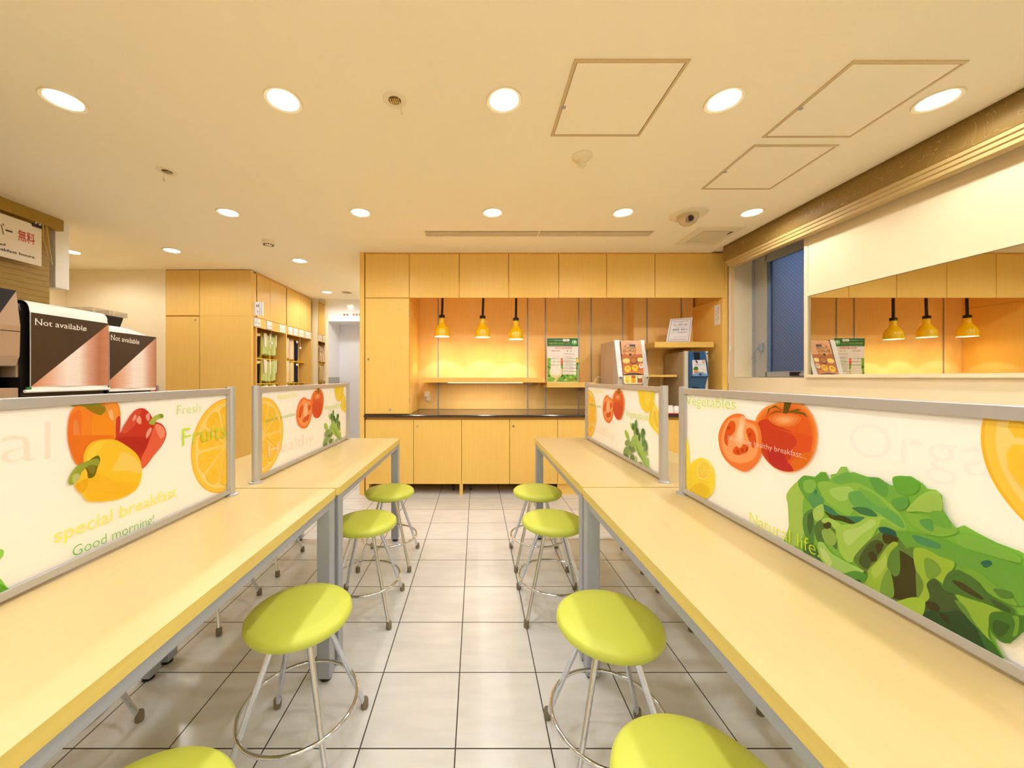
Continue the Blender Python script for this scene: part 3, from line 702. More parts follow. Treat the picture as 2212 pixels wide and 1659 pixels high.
# ---------------------------------------------------------------- soup dispenser
BODY = mat('dispenser_beige', rgb(204, 188, 170), .4, metal=.2)
t = thing('soup_dispenser', 'silver soup dispenser with brown picture front beside the vegetable poster', 'dispenser', (1.53, 3.9, .79))
def pan(px, py, Y): return on_y(px, py, Y)
YT, YM, ZMID = 3.70, 3.60, 1.165
side = [(YT+.02, 1.53), (YM+.02, ZMID), (YM+.04, 1.05), (YT+.03, 1.04), (YT+.03, .85), (3.62, .85), (3.62, .792), (4.12, .792), (4.12, 1.53)]
MB().extr(side, 'x', 1.385, 1.668, BODY).build('body', t, bevel=.002)
for x0, x1, tx in ((1.378, 1.425, 0), (1.628, 1.676, 0)):
    MB().extr([(YT, 1.534), (YM, ZMID), (YM+.028, 1.05), (YT+.03, 1.05), (YT+.03, 1.534)], 'x', x0, x1, mat('silver_rail', rgb(206, 204, 204), .3, metal=.4)).build('side_rail', t, bevel=.003)
def soup3(p):   # p in crop px of the dispenser picture, on the slanted front
    q = Vector((1280+p[0]/6.38, 640+p[1]/6.38)); r = ray(q.x, q.y); n = Vector((0, -(1.53-ZMID), YT-YM)); n.normalize()
    p0 = Vector((0, YT-.002, 1.53)); cpt = Vector((0, 0, EYE)); tt = (p0-cpt).dot(n)/r.dot(n); return cpt+r*tt
b = MB(); nn = Vector((0, -(1.53-ZMID), (YT-YM))).normalized()
A = Art(b, soup3, nn, base=-.004, rough=.25)
fr = [(385, 612), (665, 612), (705, 1080), (640, 1064), (560, 1058), (480, 1066), (425, 1084)]
A.d = -.012; A.poly(fr, (30, 26, 24)); A.d = .0005
A.poly(fr, (206, 128, 66))
A.poly([(385, 612), (665, 612), (680, 780), (400, 800)], (222, 150, 86)); A.poly([(560, 612), (665, 612), (690, 850), (600, 820)], (226, 168, 116))
A.poly([(400, 800), (684, 800), (700, 1010), (420, 1050)], (190, 104, 50))
A.ell(510, 738, 90, 84, (84, 50, 22)); A.ell(510, 738, 86, 80, (224, 156, 92))
A.text('Soup', (440, 728), (588, 724), 46, (54, 30, 14)); A.text('Buffet', (430, 772), (592, 768), 40, (54, 30, 14)); A.poly([(498, 792), (540, 790), (532, 816), (506, 818)], (50, 30, 16))
A.poly([(505, 664), (588, 664), (590, 694), (508, 694)], (34, 36, 48))
for cx, cy, rx, ry, c1, c2 in ((465, 890, 52, 34, (236, 196, 120), (246, 214, 104)), (566, 890, 52, 50, (120, 62, 40), (190, 120, 60)), (655, 876, 38, 30, (240, 214, 160), (250, 226, 130))):
    A.ell(cx, cy, rx, ry, c1); A.ell(cx, cy-6, rx*.8, ry*.7, c2)
for cx, cy, r, c1 in ((484, 1000, 44, (248, 214, 40)), (585, 985, 44, (248, 206, 34)), (668, 960, 34, (230, 220, 214))): A.ell(cx, cy, r, r, c1); A.ell(cx, cy-8, r*.6, r*.4, (226, 150, 40)); A.text('スープ', (cx-r*.7, cy+r*.5), (cx+r*.7, cy+r*.5), r*.28, (150, 60, 20), cap=.8)
A.poly([(425, 1084), (480, 1066), (560, 1058), (640, 1064), (705, 1080), (705, 1090), (640, 1074), (560, 1068), (480, 1076), (425, 1094)], (30, 22, 20))
A.poly([(424, 1092), (700, 1086), (696, 1195), (670, 1204), (450, 1206), (432, 1192)], (244, 232, 190))
for cx, c1, c2 in ((480, (246, 216, 60), (240, 190, 90)), (563, (240, 180, 30), (190, 90, 30)), (652, (150, 90, 50), (236, 214, 170))):
    A.poly([(cx-36, 1096), (cx+36, 1096), (cx+36, 1194), (cx-36, 1194)], c1); A.ell(cx, 1112, 30, 22, c2); A.ell(cx, 1184, 9, 9, (206, 70, 40)); A.text('選択', (cx-24, 1164), (cx+24, 1164), 15, (120, 60, 20), cap=.8)
b.build('front_panel', t)
for px, py in ((386, 1128), (757, 1128)):
    q = soup3((px, py)); MB().cyl(q, q+nn*.008, .013, CHROME).cyl(q+nn*.008, q+nn*.0085, .007, DARK).build('lock', t)
b = MB(); b.tube([(1.376, 4.08, 1.16), (1.34, 4.07, 1.165), (1.31, 4.06, 1.15), (1.29, 4.05, 1.10), (1.285, 4.05, .95), (1.30, 4.0, .80)], .004, WHITE, 8); b.build('power_cord', t)
MB().box(1.44, 1.61, 3.64, 3.735, .80, .815, ALUD).build('drip_tray', t)
# ---------------------------------------------------------------- blue dispenser
t = thing('tea_dispenser', 'tall beige and blue drink dispenser under the upper right shelf', 'dispenser', (2.19, 3.9, .79))
MB().box(2.082, 2.302, 3.72, 4.10, .792, 1.418, mat('dispenser_side', rgb(186, 168, 132), .4)).build('body', t, bevel=.003)
MB().box(2.076, 2.112, 3.69, 3.722, .792, 1.422, mat('silver_rail2', rgb(214, 206, 188), .35)).build('side_rail', t, bevel=.003)
MB().box(2.286, 2.310, 3.69, 3.722, .792, 1.422, MATS['silver_rail2']).build('side_rail', t, bevel=.003)
BL = mat('blue_plastic', rgb(44, 92, 140), .35)
MB().extr([(3.70, 1.418), (3.66, 1.30), (3.64, 1.17), (3.665, 1.15), (3.70, 1.06), (3.70, .96), (3.722, .96), (3.722, 1.418)], 'x', 2.114, 2.284, BL).build('front_cover', t, bevel=.004)
MB().box(2.165, 2.205, 3.655, 3.70, 1.33, 1.405, BLACK).build('display', t, bevel=.002); MB().box(2.16, 2.21, 3.68, 3.70, .99, 1.06, BLACK).build('nozzle', t, bevel=.002)
b = MB()
Q = [(2.128, 3.6385, 1.175), (2.268, 3.6385, 1.175), (2.256, 3.652, 1.330), (2.128, 3.652, 1.330)]
n2 = (Vector(Q[1])-Vector(Q[0])).cross(Vector(Q[3])-Vector(Q[0])).normalized(); n2 = n2 if n2.y < 0 else -n2
QV = [Vector(v)-Vector((0, .004, 0)) for v in Q]
b.add(QV+[v-n2*.006 for v in QV], [(0, 1, 2, 3), (7, 6, 5, 4), (0, 4, 5, 1), (1, 5, 6, 2), (2, 6, 7, 3), (3, 7, 4, 0)], ink((232, 228, 232)))
A = Art(b, lambda p: (QV[0]*(1-p[0])+QV[1]*p[0])*(1-p[1])+(QV[3]*(1-p[0])+QV[2]*p[0])*p[1], n2, base=.0006)
A.ell(.22, .45, .18, .14, (70, 120, 50), 20, 14); A.ell(.2, .25, .16, .12, (226, 150, 60), 0, 14); A.ell(.6, .3, .25, .16, (220, 200, 190)); A.ell(.6, .34, .18, .1, (236, 224, 212))
A.poly([(.2, .98), (.34, .98), (.42, .8), (.3, .8)], (96, 50, 60)); A.ell(.85, .9, .16, .12, (220, 180, 150), 30, 12)
vs, fs = text_shape('Serfino'); A.d += 4e-5; A.textraw([A.to3((.14+.36*x, .66+.14*y)) for x, y in vs], fs, (76, 156, 210))
vs, fs = text_shape('お茶 水'); A.d += 4e-5; A.textraw([A.to3((.54+.34*x, .67+.12*y)) for x, y in vs], fs, (120, 170, 214))
A.poly([(0, 0), (1, 0), (1, .10), (.75, .2), (.5, .24), (.25, .2), (0, .1)], (120, 160, 206), True); A.poly([(.42, .16), (.6, .16), (.6, .09), (.7, .09), (.51, .0), (.34, .09), (.42, .09)], (70, 74, 86))
b.build('picture_label', t)
MB().cyl((2.298, 3.69, 1.395), (2.298, 3.684, 1.395), .009, CHROME).build('lock', t)
# cups on a red tray
TZ = .790
tag(MB().box(1.77, 2.07, 3.68, 3.90, TZ+.001, TZ+.006, RED).box(1.77, 2.07, 3.68, 3.69, TZ+.006, TZ+.012, RED).box(1.77, 2.07, 3.89, 3.90, TZ+.006, TZ+.012, RED).box(1.77, 1.78, 3.69, 3.89, TZ+.006, TZ+.012, RED).box(2.06, 2.07, 3.69, 3.89, TZ+.006, TZ+.012, RED).build('tray', bevel=.001), 'red tray of upturned cups on the worktop', 'tray')
PORC = mat('white_porcelain', rgb(246, 244, 240), .2)
def cup(x, y, lab):
    o = MB().lathe([(.036, 0), (.0365, .002), (.034, .03), (.028, .062), (.022, .070), (.021, .074), (.019, .074), (.018, .071), (0, .071)], (x, y, TZ+.0065), PORC, n=32).build('cup')
    return tag(o, lab, 'cup', 'white cups on the red tray')
for i, (x, y) in enumerate([(1.955, 3.73), (2.02, 3.74), (1.89, 3.735), (1.825, 3.735), (1.93, 3.81), (2.005, 3.82)]):
    cup(x, y, ['upturned white cup at the front of the red tray', 'upturned white cup beside the near partition post', 'upturned white cup hidden partly by the far partition post', 'upturned white cup at the left end of the tray', 'upturned white cup at the back left of the tray', 'upturned white cup at the back right of the tray'][i])
# ================================================================== LEFT STORAGE WALL
XL, YL = -2.566, 4.222
t = thing('cupboard', 'tall plain wooden corner cupboard before the far cream wall', 'cupboard', (-3.05, YL, 0))
MB().box(-3.542, -2.61, YL+TH+.003, 4.318, 0, CEIL-.006, WOODE).build('body', t)
for x0, x1, z0, z1, lk in ((-3.540, -3.160, 1.866, CEIL-.008, 0), (-3.540, -3.160, .05, 1.852, 1), (-3.154, XL, 1.8605, CEIL-.008, 0), (-3.154, XL, .05, 1.8595, 0)):
    d = MB().box(x0, x1, YL, YL+TH, z0, z1, WOODL).build('door' if x1 < -3 else 'front_panel', t, bevel=.001)
    if lk: b = MB(); lock(b, -3.20, 1.812, YL); b.build('lock', d)
YE = 5.78; SB = -2.95
t = thing('storage_rack', 'open wooden rack of hanging nightwear along the hall', 'rack', (-2.75, 5.0, 0))
MB().box(SB-.02, SB, 4.325, YE, 0, CEIL-.006, WOODE).build('back', t)
MB().box(XL-.03, XL, 4.242, 4.262, 0, CEIL-.006, WOODL).build('front_stile', t)
for y in (4.32, 4.995, YE-.02):
    MB().box(SB, XL, y, y+(.022 if y > 4.4 else .012), 0, CEIL-.006, WOODL).build('upright_panel', t)
ys = [4.262, 4.613, 5.007, 5.402, YE]
for i in range(4):
    MB().box(XL-.018, XL, ys[i]+.002, ys[i+1]-.002, 1.862, CEIL-.03, WOODL).build('door', t, bevel=.001)
MB().box(SB, XL-.019, 4.34, YE-.02, 1.855, 1.873, WOODE).build('top_shelf', t)
MB().box(XL-.018, XL-.002, 4.266, YE, 1.745, 1.858, WOODL).build('label_rail', t)
MB().box(SB, XL-.002, 4.33, YE, CEIL-.028, CEIL-.007, WOODE).build('cornice', t)
YEL = mat('yellow_rack', rgb(222, 186, 60), .4)
for z in (1.395, 1.085, .775):
    MB().box(SB, XL-.10, 4.34, 4.99, z-.012, z, YEL).box(SB, XL-.10, 5.02, YE-.02, z-.012, z, YEL).build('shelf', t)
for y in (4.43, 4.60, 4.80, 5.15, 5.29, 5.42, 5.56):
    MB().box(SB, XL-.105, y-.005, y+.005, .5, 1.73, YEL).build('divider', t)
def cloth(y, w, z, h, c, lab, cuff=None, x=-2.70, seed=0):
    rnd = random.Random(seed); m1 = mat('cloth_%d_%d_%d' % c, rgb(*c), .9, spec=.1)
    h *= .93; t = thing('folded_nightwear', lab, 'clothing', (x, y, z-h), 'nightwear hanging in the rack')
    nx, nz = 10, 12; vs = []; fs = []
    for s_ in (1, -1):
        for i in range(nz+1):
            a = i/nz
            for k in range(nx+1):
                u = k/nx*2-1; zz = z-h*a-.012*math.sin(u*2+seed)
                round_ = math.sqrt(max(0, 1-(1-min(a*5, 1))**2))
                ww = w/2*(.62+.38*round_)*(1-.06*math.sin(a*5+seed))
                th = (.012+.03*round_)*math.sqrt(max(0, 1-u*u*.92))
                vs.append((x+s_*th+.006*math.sin(u*7+seed+a*3), y+u*ww, zz))
    M_ = (nz+1)*(nx+1)
    for s_ in (0, 1):
        for i in range(nz):
            for k in range(nx):
                q = [s_*M_+i*(nx+1)+k, s_*M_+i*(nx+1)+k+1, s_*M_+(i+1)*(nx+1)+k+1, s_*M_+(i+1)*(nx+1)+k]; fs.append(q)
    for i in range(nz):
        for k in (0, nx): fs.append([i*(nx+1)+k, (i+1)*(nx+1)+k, M_+(i+1)*(nx+1)+k, M_+i*(nx+1)+k])
    for k in range(nx):
        for i in (0, nz): fs.append([i*(nx+1)+k, i*(nx+1)+k+1, M_+i*(nx+1)+k+1, M_+i*(nx+1)+k])
    MB().add(vs, fs, m1, True).build('body_fabric', t)
    if cuff:
        c2, u0, u1, a1 = cuff; m2 = mat('cloth_%d_%d_%d' % c2, rgb(*c2), .9, spec=.1)
        pr = [(y+w/2*u0, z+.002), (y+w/2*u1, z-.002), (y+w/2*(u1-.1), z-h*a1), (y+w/2*(u0+.35), z-h*a1-.01)]
        vs = [(x+.047, py, pz) for py, pz in pr]+[(x+.040, py, pz) for py, pz in pr]
        MB().add(vs, [(0, 1, 2, 3), (7, 6, 5, 4), (0, 4, 5, 1), (1, 5, 6, 2), (2, 6, 7, 3), (3, 7, 4, 0)], m2).build('sleeve', t)
wh = (238, 220, 200); BR = (176, 132, 84); BK = (38, 30, 20); GR = (196, 210, 138); YE_ = (228, 206, 110); PK = (240, 208, 184); NV = (40, 38, 62)
row = [1.715, 1.380]; rn = ['upper row', 'lower row']
for r in (0, 1):
    z = row[r]; nm = rn[r]
    cloth(4.38, .08, z, .31, BR, 'brown folded nightwear at the rack corner, '+nm, None, seed=r)
    cloth(4.515, .13, z-.02, .30, BK, 'black folded nightwear with pale collar, '+nm, ((226, 196, 150), -.8, .6, .10), seed=3+r)
    cloth(4.67, .10, z, .29, GR, 'pale green nightwear with wide white sleeve, '+nm, (wh, -.9, .5, .6), seed=5+r)
    cloth(4.755, .07, z, .285, GR, 'pale green nightwear in the middle of the left bay, '+nm, (wh, .0, .9, .7), seed=7+r)
    cloth(4.88, .10, z, .28, GR, 'pale green nightwear at the right of the left bay, '+nm, (wh, .3, .95, .6), seed=9+r)
    cloth(5.09, .09, z, .30, YE_, 'yellow folded nightwear in the right bay, '+nm, None, seed=11+r)
    cloth(5.22, .11, z, .30, PK, 'pale pink nightwear beside the yellow one, '+nm, ((246, 236, 230), -.6, .4, .5), seed=13+r)
    cloth(5.355, .10, z, .31, PK if r == 0 else (226, 206, 158), ('second pink nightwear in the right bay, ' if r == 0 else 'cream crumpled nightwear in the right bay, ')+nm, None, seed=15+r)
    cloth(5.49, .11, z-.02, .30, NV, 'navy folded nightwear at the end of the rack, '+nm, ((236, 230, 226), -.7, .5, .08), seed=17+r)
for y, w_, c, lb in ((4.40, .1, (230, 214, 190), 'cream'), (4.70, .15, (200, 212, 150), 'green'), (4.885, .12, (214, 222, 170), 'light green'), (5.085, .10, (240, 236, 230), 'white'), (5.22, .10, (236, 226, 216), 'off-white')):
    cloth(y, w_, 1.068, .27, c, lb+' folded nightwear peeking over the partition in the lowest visible row', None, seed=int(y*10))
for y in (4.70, 5.46):
    o = MB().tube([(-2.60, y, 1.744), (-2.60, y, 1.66), (-2.60, y+.02, 1.62), (-2.60, y, 1.60)], .002, WHITE, 6).lathe([(0, .018), (.014, .012), (.018, 0), (.014, -.012), (0, -.018)], (-2.60, y, 1.59), WHITE, n=16).build('hanging_bead')
    tag(o, 'white bead on a cord hanging in front of the '+('left' if y < 5 else 'right')+' rack bay', 'bead', 'beads hung in the rack')
# label cards
cards = [(4.27, 4.40, (120, 190, 226)), (4.525, 4.645, (130, 140, 210)), (4.82, 4.97, (160, 220, 170)), (5.04, 5.16, (236, 220, 150)), (5.19, 5.32, (240, 180, 190)), (5.36, 5.50, (236, 220, 150)), (5.55, 5.73, (240, 180, 190))]
cl = ['first label card at the corner, blue edged', 'label card with brown heading and violet edge', 'label card with green edge at the end of the left bay', 'first label card over the right bay', 'label card with pink left edge over the pink nightwear', 'label card third over the right bay, cream edged', 'last label card, with brown heading at the rack end']
for (y0, y1, ec), lb in zip(cards, cl):
    b = MB(); b.box(XL-.001, XL+.003, y0, y1, 1.752, 1.852, ink((238, 234, 228)))
    A = Art(b, lambda p, y0=y0, y1=y1: Vector((XL+.003, y0+(y1-y0)*p[0], 1.852-.1*p[1])), (1, 0, 0), base=.0004)
    A.poly([(0, 0), (.07, 0), (.07, 1), (0, 1)], ec); A.poly([(0, .94), (1, .94), (1, 1), (0, 1)], ec)
    A.text('ナイトウェア', (.32, .26), (.68, .26), .12, (120, 60, 40) if 'brown' in lb else (110, 150, 150), cap=.8)
    A.text('MEN', (.14, .66), (.42, .66), .17, (50, 60, 130)); A.text('LADIES', (.56, .66), (.92, .66), .17, (50, 60, 130)); A.text('お一人様一点', (.16, .86), (.9, .86), .08, (170, 130, 110), cap=.8)
    tag(b.build('label_card'), lb, 'label', 'label cards on the rack rail')
# restroom sign
t = thing('restroom_sign', 'white projecting restroom sign with man and woman pictogram', 'sign', (XL+.05, 4.27, 1.87))
b = MB(); b.box(XL, XL+.108, 4.262, 4.276, 1.873, 2.027, ink((236, 230, 232)))
A = Art(b, lambda p: Vector((XL+.108*p[0], 4.262, 2.027-.154*p[1])), (0, -1, 0), base=.0004)
for cx in (.36, .54):
    A.ell(cx, .19, .045, .03, (26, 30, 60), 0, 12)
    if cx < .5: A.poly([(cx-.055, .23), (cx+.055, .23), (cx+.04, .31), (cx+.03, .40), (cx-.03, .40), (cx-.04, .31)], (26, 30, 60))
    else: A.poly([(cx-.03, .23), (cx+.03, .23), (cx+.07, .35), (cx+.02, .35), (cx+.02, .40), (cx-.02, .40), (cx-.02, .35), (cx-.07, .35)], (26, 30, 60))
A.poly([(.30, .47), (.66, .47), (.66, .48), (.30, .48)], (180, 180, 186))
for k in range(20):
    a0, a1 = 2*math.pi*k/20, 2*math.pi*(k+1)/20
    if 3 < k < 18 or True: A.poly([(.45+.10*math.cos(a0), .78+.07*math.sin(a0)), (.45+.10*math.cos(a1), .78+.07*math.sin(a1)), (.45+.085*math.cos(a1), .78+.06*math.sin(a1)), (.45+.085*math.cos(a0), .78+.06*math.sin(a0))], (150, 150, 160))
A.poly([(.38, .58), (.5, .58), (.5, .60), (.40, .60), (.40, .68), (.38, .68)], (150, 150, 160)); A.poly([(.40, .67), (.56, .70), (.56, .72), (.40, .70)], (120, 120, 140))
b.build('sign_plate', t)
MB().box(XL+.070, XL+.076, 4.259, 4.262, 1.875, 2.025, ALU).box(XL+.092, XL+.098, 4.259, 4.262, 1.875, 2.025, ALU).build('channel', t)
# fire alarm box
q = on_y(336, 840, YL)
t = thing('fire_alarm_box', 'small red framed alarm box low on the far cream wall', 'alarm', (q.x, YL, 1.0))
MB().box(q.x-.045, q.x+.035, YL-.02, YL-.001, .93, 1.068, ALUD).build('frame', t, bevel=.003)
b = MB().box(q.x-.037, q.x+.026, YL-.026, YL-.018, .94, 1.06, RED)
A = Art(b, lambda p: Vector((q.x+p[0], YL-.026, p[1])), (0, -1, 0)); vs, fs = text_shape('SOS'); A.d += 1e-4; A.textraw([A.to3((-.03+.04*x, 1.0+.02*y)) for x, y in vs], fs, (240, 220, 214)); b.build('front', t)
# ================================================================== LEFT: blind, sign, coffee machines
XBl = -3.27
t = thing('wooden_blind', 'closed wooden slat blind with headrail at the far left', 'blind', (XBl, 1.5, 1.0))
MB().box(-3.33, -3.235, YN+.2, 2.905, CEIL-.088, CEIL-.001, BLIND).build('headrail', t, bevel=.003)
b = MB(); z = 2.275
k = 0
while z > .95:
    b.add([(XBl+.001, YN+.25, z+.022), (XBl+.0035, YN+.25, z-.024), (XBl+.0035, 2.835, z-.024), (XBl+.001, 2.835, z+.022),
           (XBl-.0015, YN+.25, z+.022), (XBl+.001, YN+.25, z-.024), (XBl+.001, 2.835, z-.024), (XBl-.0015, 2.835, z+.022)],
          [(0, 1, 2, 3), (7, 6, 5, 4), (0, 4, 5, 1), (1, 5, 6, 2), (2, 6, 7, 3), (3, 7, 4, 0)], BLIND); z -= .0405
b.build('slats', t)
MB().box(XBl-.02, XBl+.02, YN+.25, 2.835, .90, .93, BLIND).build('bottom_rail', t)
b = MB()
for y in (.3, 1.4, 2.45): b.tube([(XBl+.014, y, 2.31), (XBl+.014, y, .92)], .0016, BLIND, 6)
b.build('ladder_cord', t)
b = MB().tube([(XBl+.03, 2.77, 2.31), (XBl+.035, 2.765, 2.20), (XBl+.03, 2.80, 2.08), (XBl+.03, 2.83, 2.02), (XBl+.032, 2.81, 2.15), (XBl+.03, 2.79, 2.31)], .002, mat('cord_cream', rgb(226, 200, 140), .6), 6).build('pull_cord', t)
XG = -3.2
b = MB(); b.box(XG-.003, XG, 2.12, 2.726, 1.975, 2.264, ink((238, 228, 214)))
A = Art(b, lambda p: on_x(p[0], p[1], XG), (1, 0, 0), base=.0005)
def c1(x, y): return (x/3.457, 400+y/3.457)
A.text('バー', c1(-30, 352), c1(92, 388), 24, (36, 26, 24), cap=.8); A.text('バー', c1(-29, 354), c1(93, 390), 24, (36, 26, 24), cap=.8)
A.text('無料', c1(134, 402), c1(258, 440), 21, (196, 24, 34), cap=.8)
A.text('無料', c1(135.5, 402.6), c1(259.5, 440.6), 21, (196, 24, 34), cap=.8); A.text('無料', c1(134.7, 404), c1(258.7, 442), 21, (196, 24, 34), cap=.8)
A.text('ed', c1(-4, 446), c1(40, 453), 5.6, (30, 24, 24), thin=-.02); A.text('akfast hours.', c1(2, 484), c1(266, 551), 6, (30, 24, 24), thin=-.02)
o = b.build('hanging_sign')
tag(o, 'white notice with black and red lettering clipped onto the wooden blind', 'sign')
q = on_x(79, 491, XG)
MB().box(XG-.008, XG+.008, q.y-.028, q.y+.028, 2.25, 2.272, BLACK).tube([(XG+.006, q.y-.012, 2.268), (XG+.014, q.y-.014, 2.285), (XG+.014, q.y+.014, 2.285), (XG+.006, q.y+.012, 2.268)], .002, CHROME, 6).build('binder_clip', o, props={'label': 'black binder clip'})
# counter under machines
t = thing('side_counter', 'low service counter carrying the coffee machines at the left', 'counter', (-2.95, 1.6, 0))
MB().box(-3.20, -2.66, .2, 3.1, 0, .78, WOODL).build('body', t)
MB().box(-3.22, -2.63, .18, 3.12, .78, .81, GRANITE).build('top', t, bevel=.003)
XM = -2.6
DKBODY = mat('machine_black', rgb(24, 20, 18), .3)
TAUPE = mat('machine_taupe', rgb(176, 152, 128), .35, metal=.35)
# machine 1
t = thing('coffee_machine', 'large taupe and black coffee machine cut by the left picture edge', 'coffee machine', (-2.85, 1.85, .81))
MB().box(-3.12, -2.72, 1.60, 2.12, .811, 1.62, DKBODY).build('body', t, bevel=.01)
MB().extr([(-2.72, 1.655), (-2.62, 1.655), (-2.595, 1.45), (-2.60, 1.28), (-2.625, 1.222), (-2.72, 1.222)], 'y', 1.62, 2.108, TAUPE).build('head_cover', t, bevel=.006)
A_ = MB(); A = Art(A_, lambda p: Vector((XM+.018-.034*((p[1]-1.45)/.2), p[0], p[1])), (1, 0, .1), base=.003, rough=.7)
A.poly([(1.625, 1.652), (2.104, 1.652), (1.88, 1.30), (1.625, 1.30)], (9, 6, 5)); A_.build('black_print', t)
MB().box(-2.612, -2.5935, 1.625, 2.106, 1.418, 1.421, DARK).build('seam', t)
MB().box(-2.72, -2.64, 1.70, 2.0, .811, 1.18, ALUD).box(-2.72, -2.62, 2.02, 2.12, .811, 1.10, TAUPE).build('dispensing_column', t, bevel=.004)
# banner machines
COP = mat('copper_print', rgb(200, 140, 110), .35)
nt = COP.node_tree; bs = nt.nodes['Principled BSDF']; geo = nt.nodes.new('ShaderNodeNewGeometry'); sx = nt.nodes.new('ShaderNodeSeparateXYZ'); nt.links.new(geo.outputs['Position'], sx.inputs[0])
ad = nt.nodes.new('ShaderNodeMath'); ad.operation = 'SUBTRACT'; ad.inputs[1].default_value = 2.158; nt.links.new(sx.outputs['Y'], ad.inputs[0])
pp = nt.nodes.new('ShaderNodeMath'); pp.operation = 'DIVIDE'; nt.links.new(ad.outputs[0], pp.inputs[0]); pp.inputs[1].default_value = .458
frc = nt.nodes.new('ShaderNodeMath'); frc.operation = 'FRACT'; nt.links.new(pp.outputs[0], frc.inputs[0])
cr = nt.nodes.new('ShaderNodeValToRGB'); nt.links.new(frc.outputs[0], cr.inputs[0])
E = cr.color_ramp.elements; E[0].position = 0; E[0].color = rgb(200, 130, 96); E[1].position = 1; E[1].color = rgb(196, 128, 96)
for ps, c in ((.22, (222, 176, 150)), (.42, (238, 226, 220)), (.58, (234, 220, 212)), (.70, (206, 160, 138)), (.85, (176, 112, 84))): e = E.new(ps); e.color = rgb(*c)
mp = nt.nodes.new('ShaderNodeMapping'); mp.inputs['Scale'].default_value = (1, 3, 160); no = nt.nodes.new('ShaderNodeTexNoise'); no.inputs['Scale'].default_value = 2
nt.links.new(geo.outputs['Position'], mp.inputs[0]); nt.links.new(mp.outputs[0], no.inputs['Vector'])
ml = nt.nodes.new('ShaderNodeMix'); ml.data_type = 'RGBA'; ml.blend_type = 'MULTIPLY'; ml.inputs['Factor'].default_value = .22
c2 = nt.nodes.new('ShaderNodeValToRGB'); c2.color_ramp.elements[0].position = .35; c2.color_ramp.elements[0].color = (.55, .45, .4, 1); c2.color_ramp.elements[1].position = .6
nt.links.new(no.outputs[0], c2.inputs[0]); nt.links.new(cr.outputs[0], ml.inputs['A']); nt.links.new(c2.outputs[0], ml.inputs['B']); nt.links.new(ml.outputs['Result'], bs.inputs['Base Color'])
def banner(y0, y1, ztop, zdark, zbot, lab, txt, mb_top):
    b = MB(); n = 10
    prof = [(-2.85, ztop)]+[(-2.66+.055*math.sin(a), ztop-.055+.055*math.cos(a)) for a in (math.pi/2*k/n for k in range(n+1))]
    prof = [(x, z) for x, z in prof]; xf = prof[-1][0]
    prof += [(XM-.004+.002, (prof[-1][1]+zdark)/2), (XM-.001, zdark), (XM, (zdark+zbot)/2), (XM, zbot)]
    L = len(prof)
    for side, off in ((1, 0), (-1, -.002)):
        vs = []
        for j in range(13):
            y = y0+(y1-y0)*j/12
            for k, (x, z) in enumerate(prof): vs.append((x+off+.003*math.sin(j*.9)*(k > 10), y, z+off-(mb_top*((j/12-.25)**2) if k < 11 else 0)))
        b.add(vs, [(j*L+k, j*L+k+1, (j+1)*L+k+1, (j+1)*L+k) for j in range(12) for k in range(L-1)], WHITE, True)
    A = Art(b, lambda p: Vector((XM+.003, p[0], p[1])), (1, 0, 0), base=.0006)
    q0 = (y0+.001, zdark); q1 = (y1-.001, zdark); q2 = (y1-.001, zbot+.02); q3 = (y0+.001, zbot+.02)
    A.poly([q0, q1, q2, q3], (60, 40, 28)); return b, A, q0, q1, q2, q3
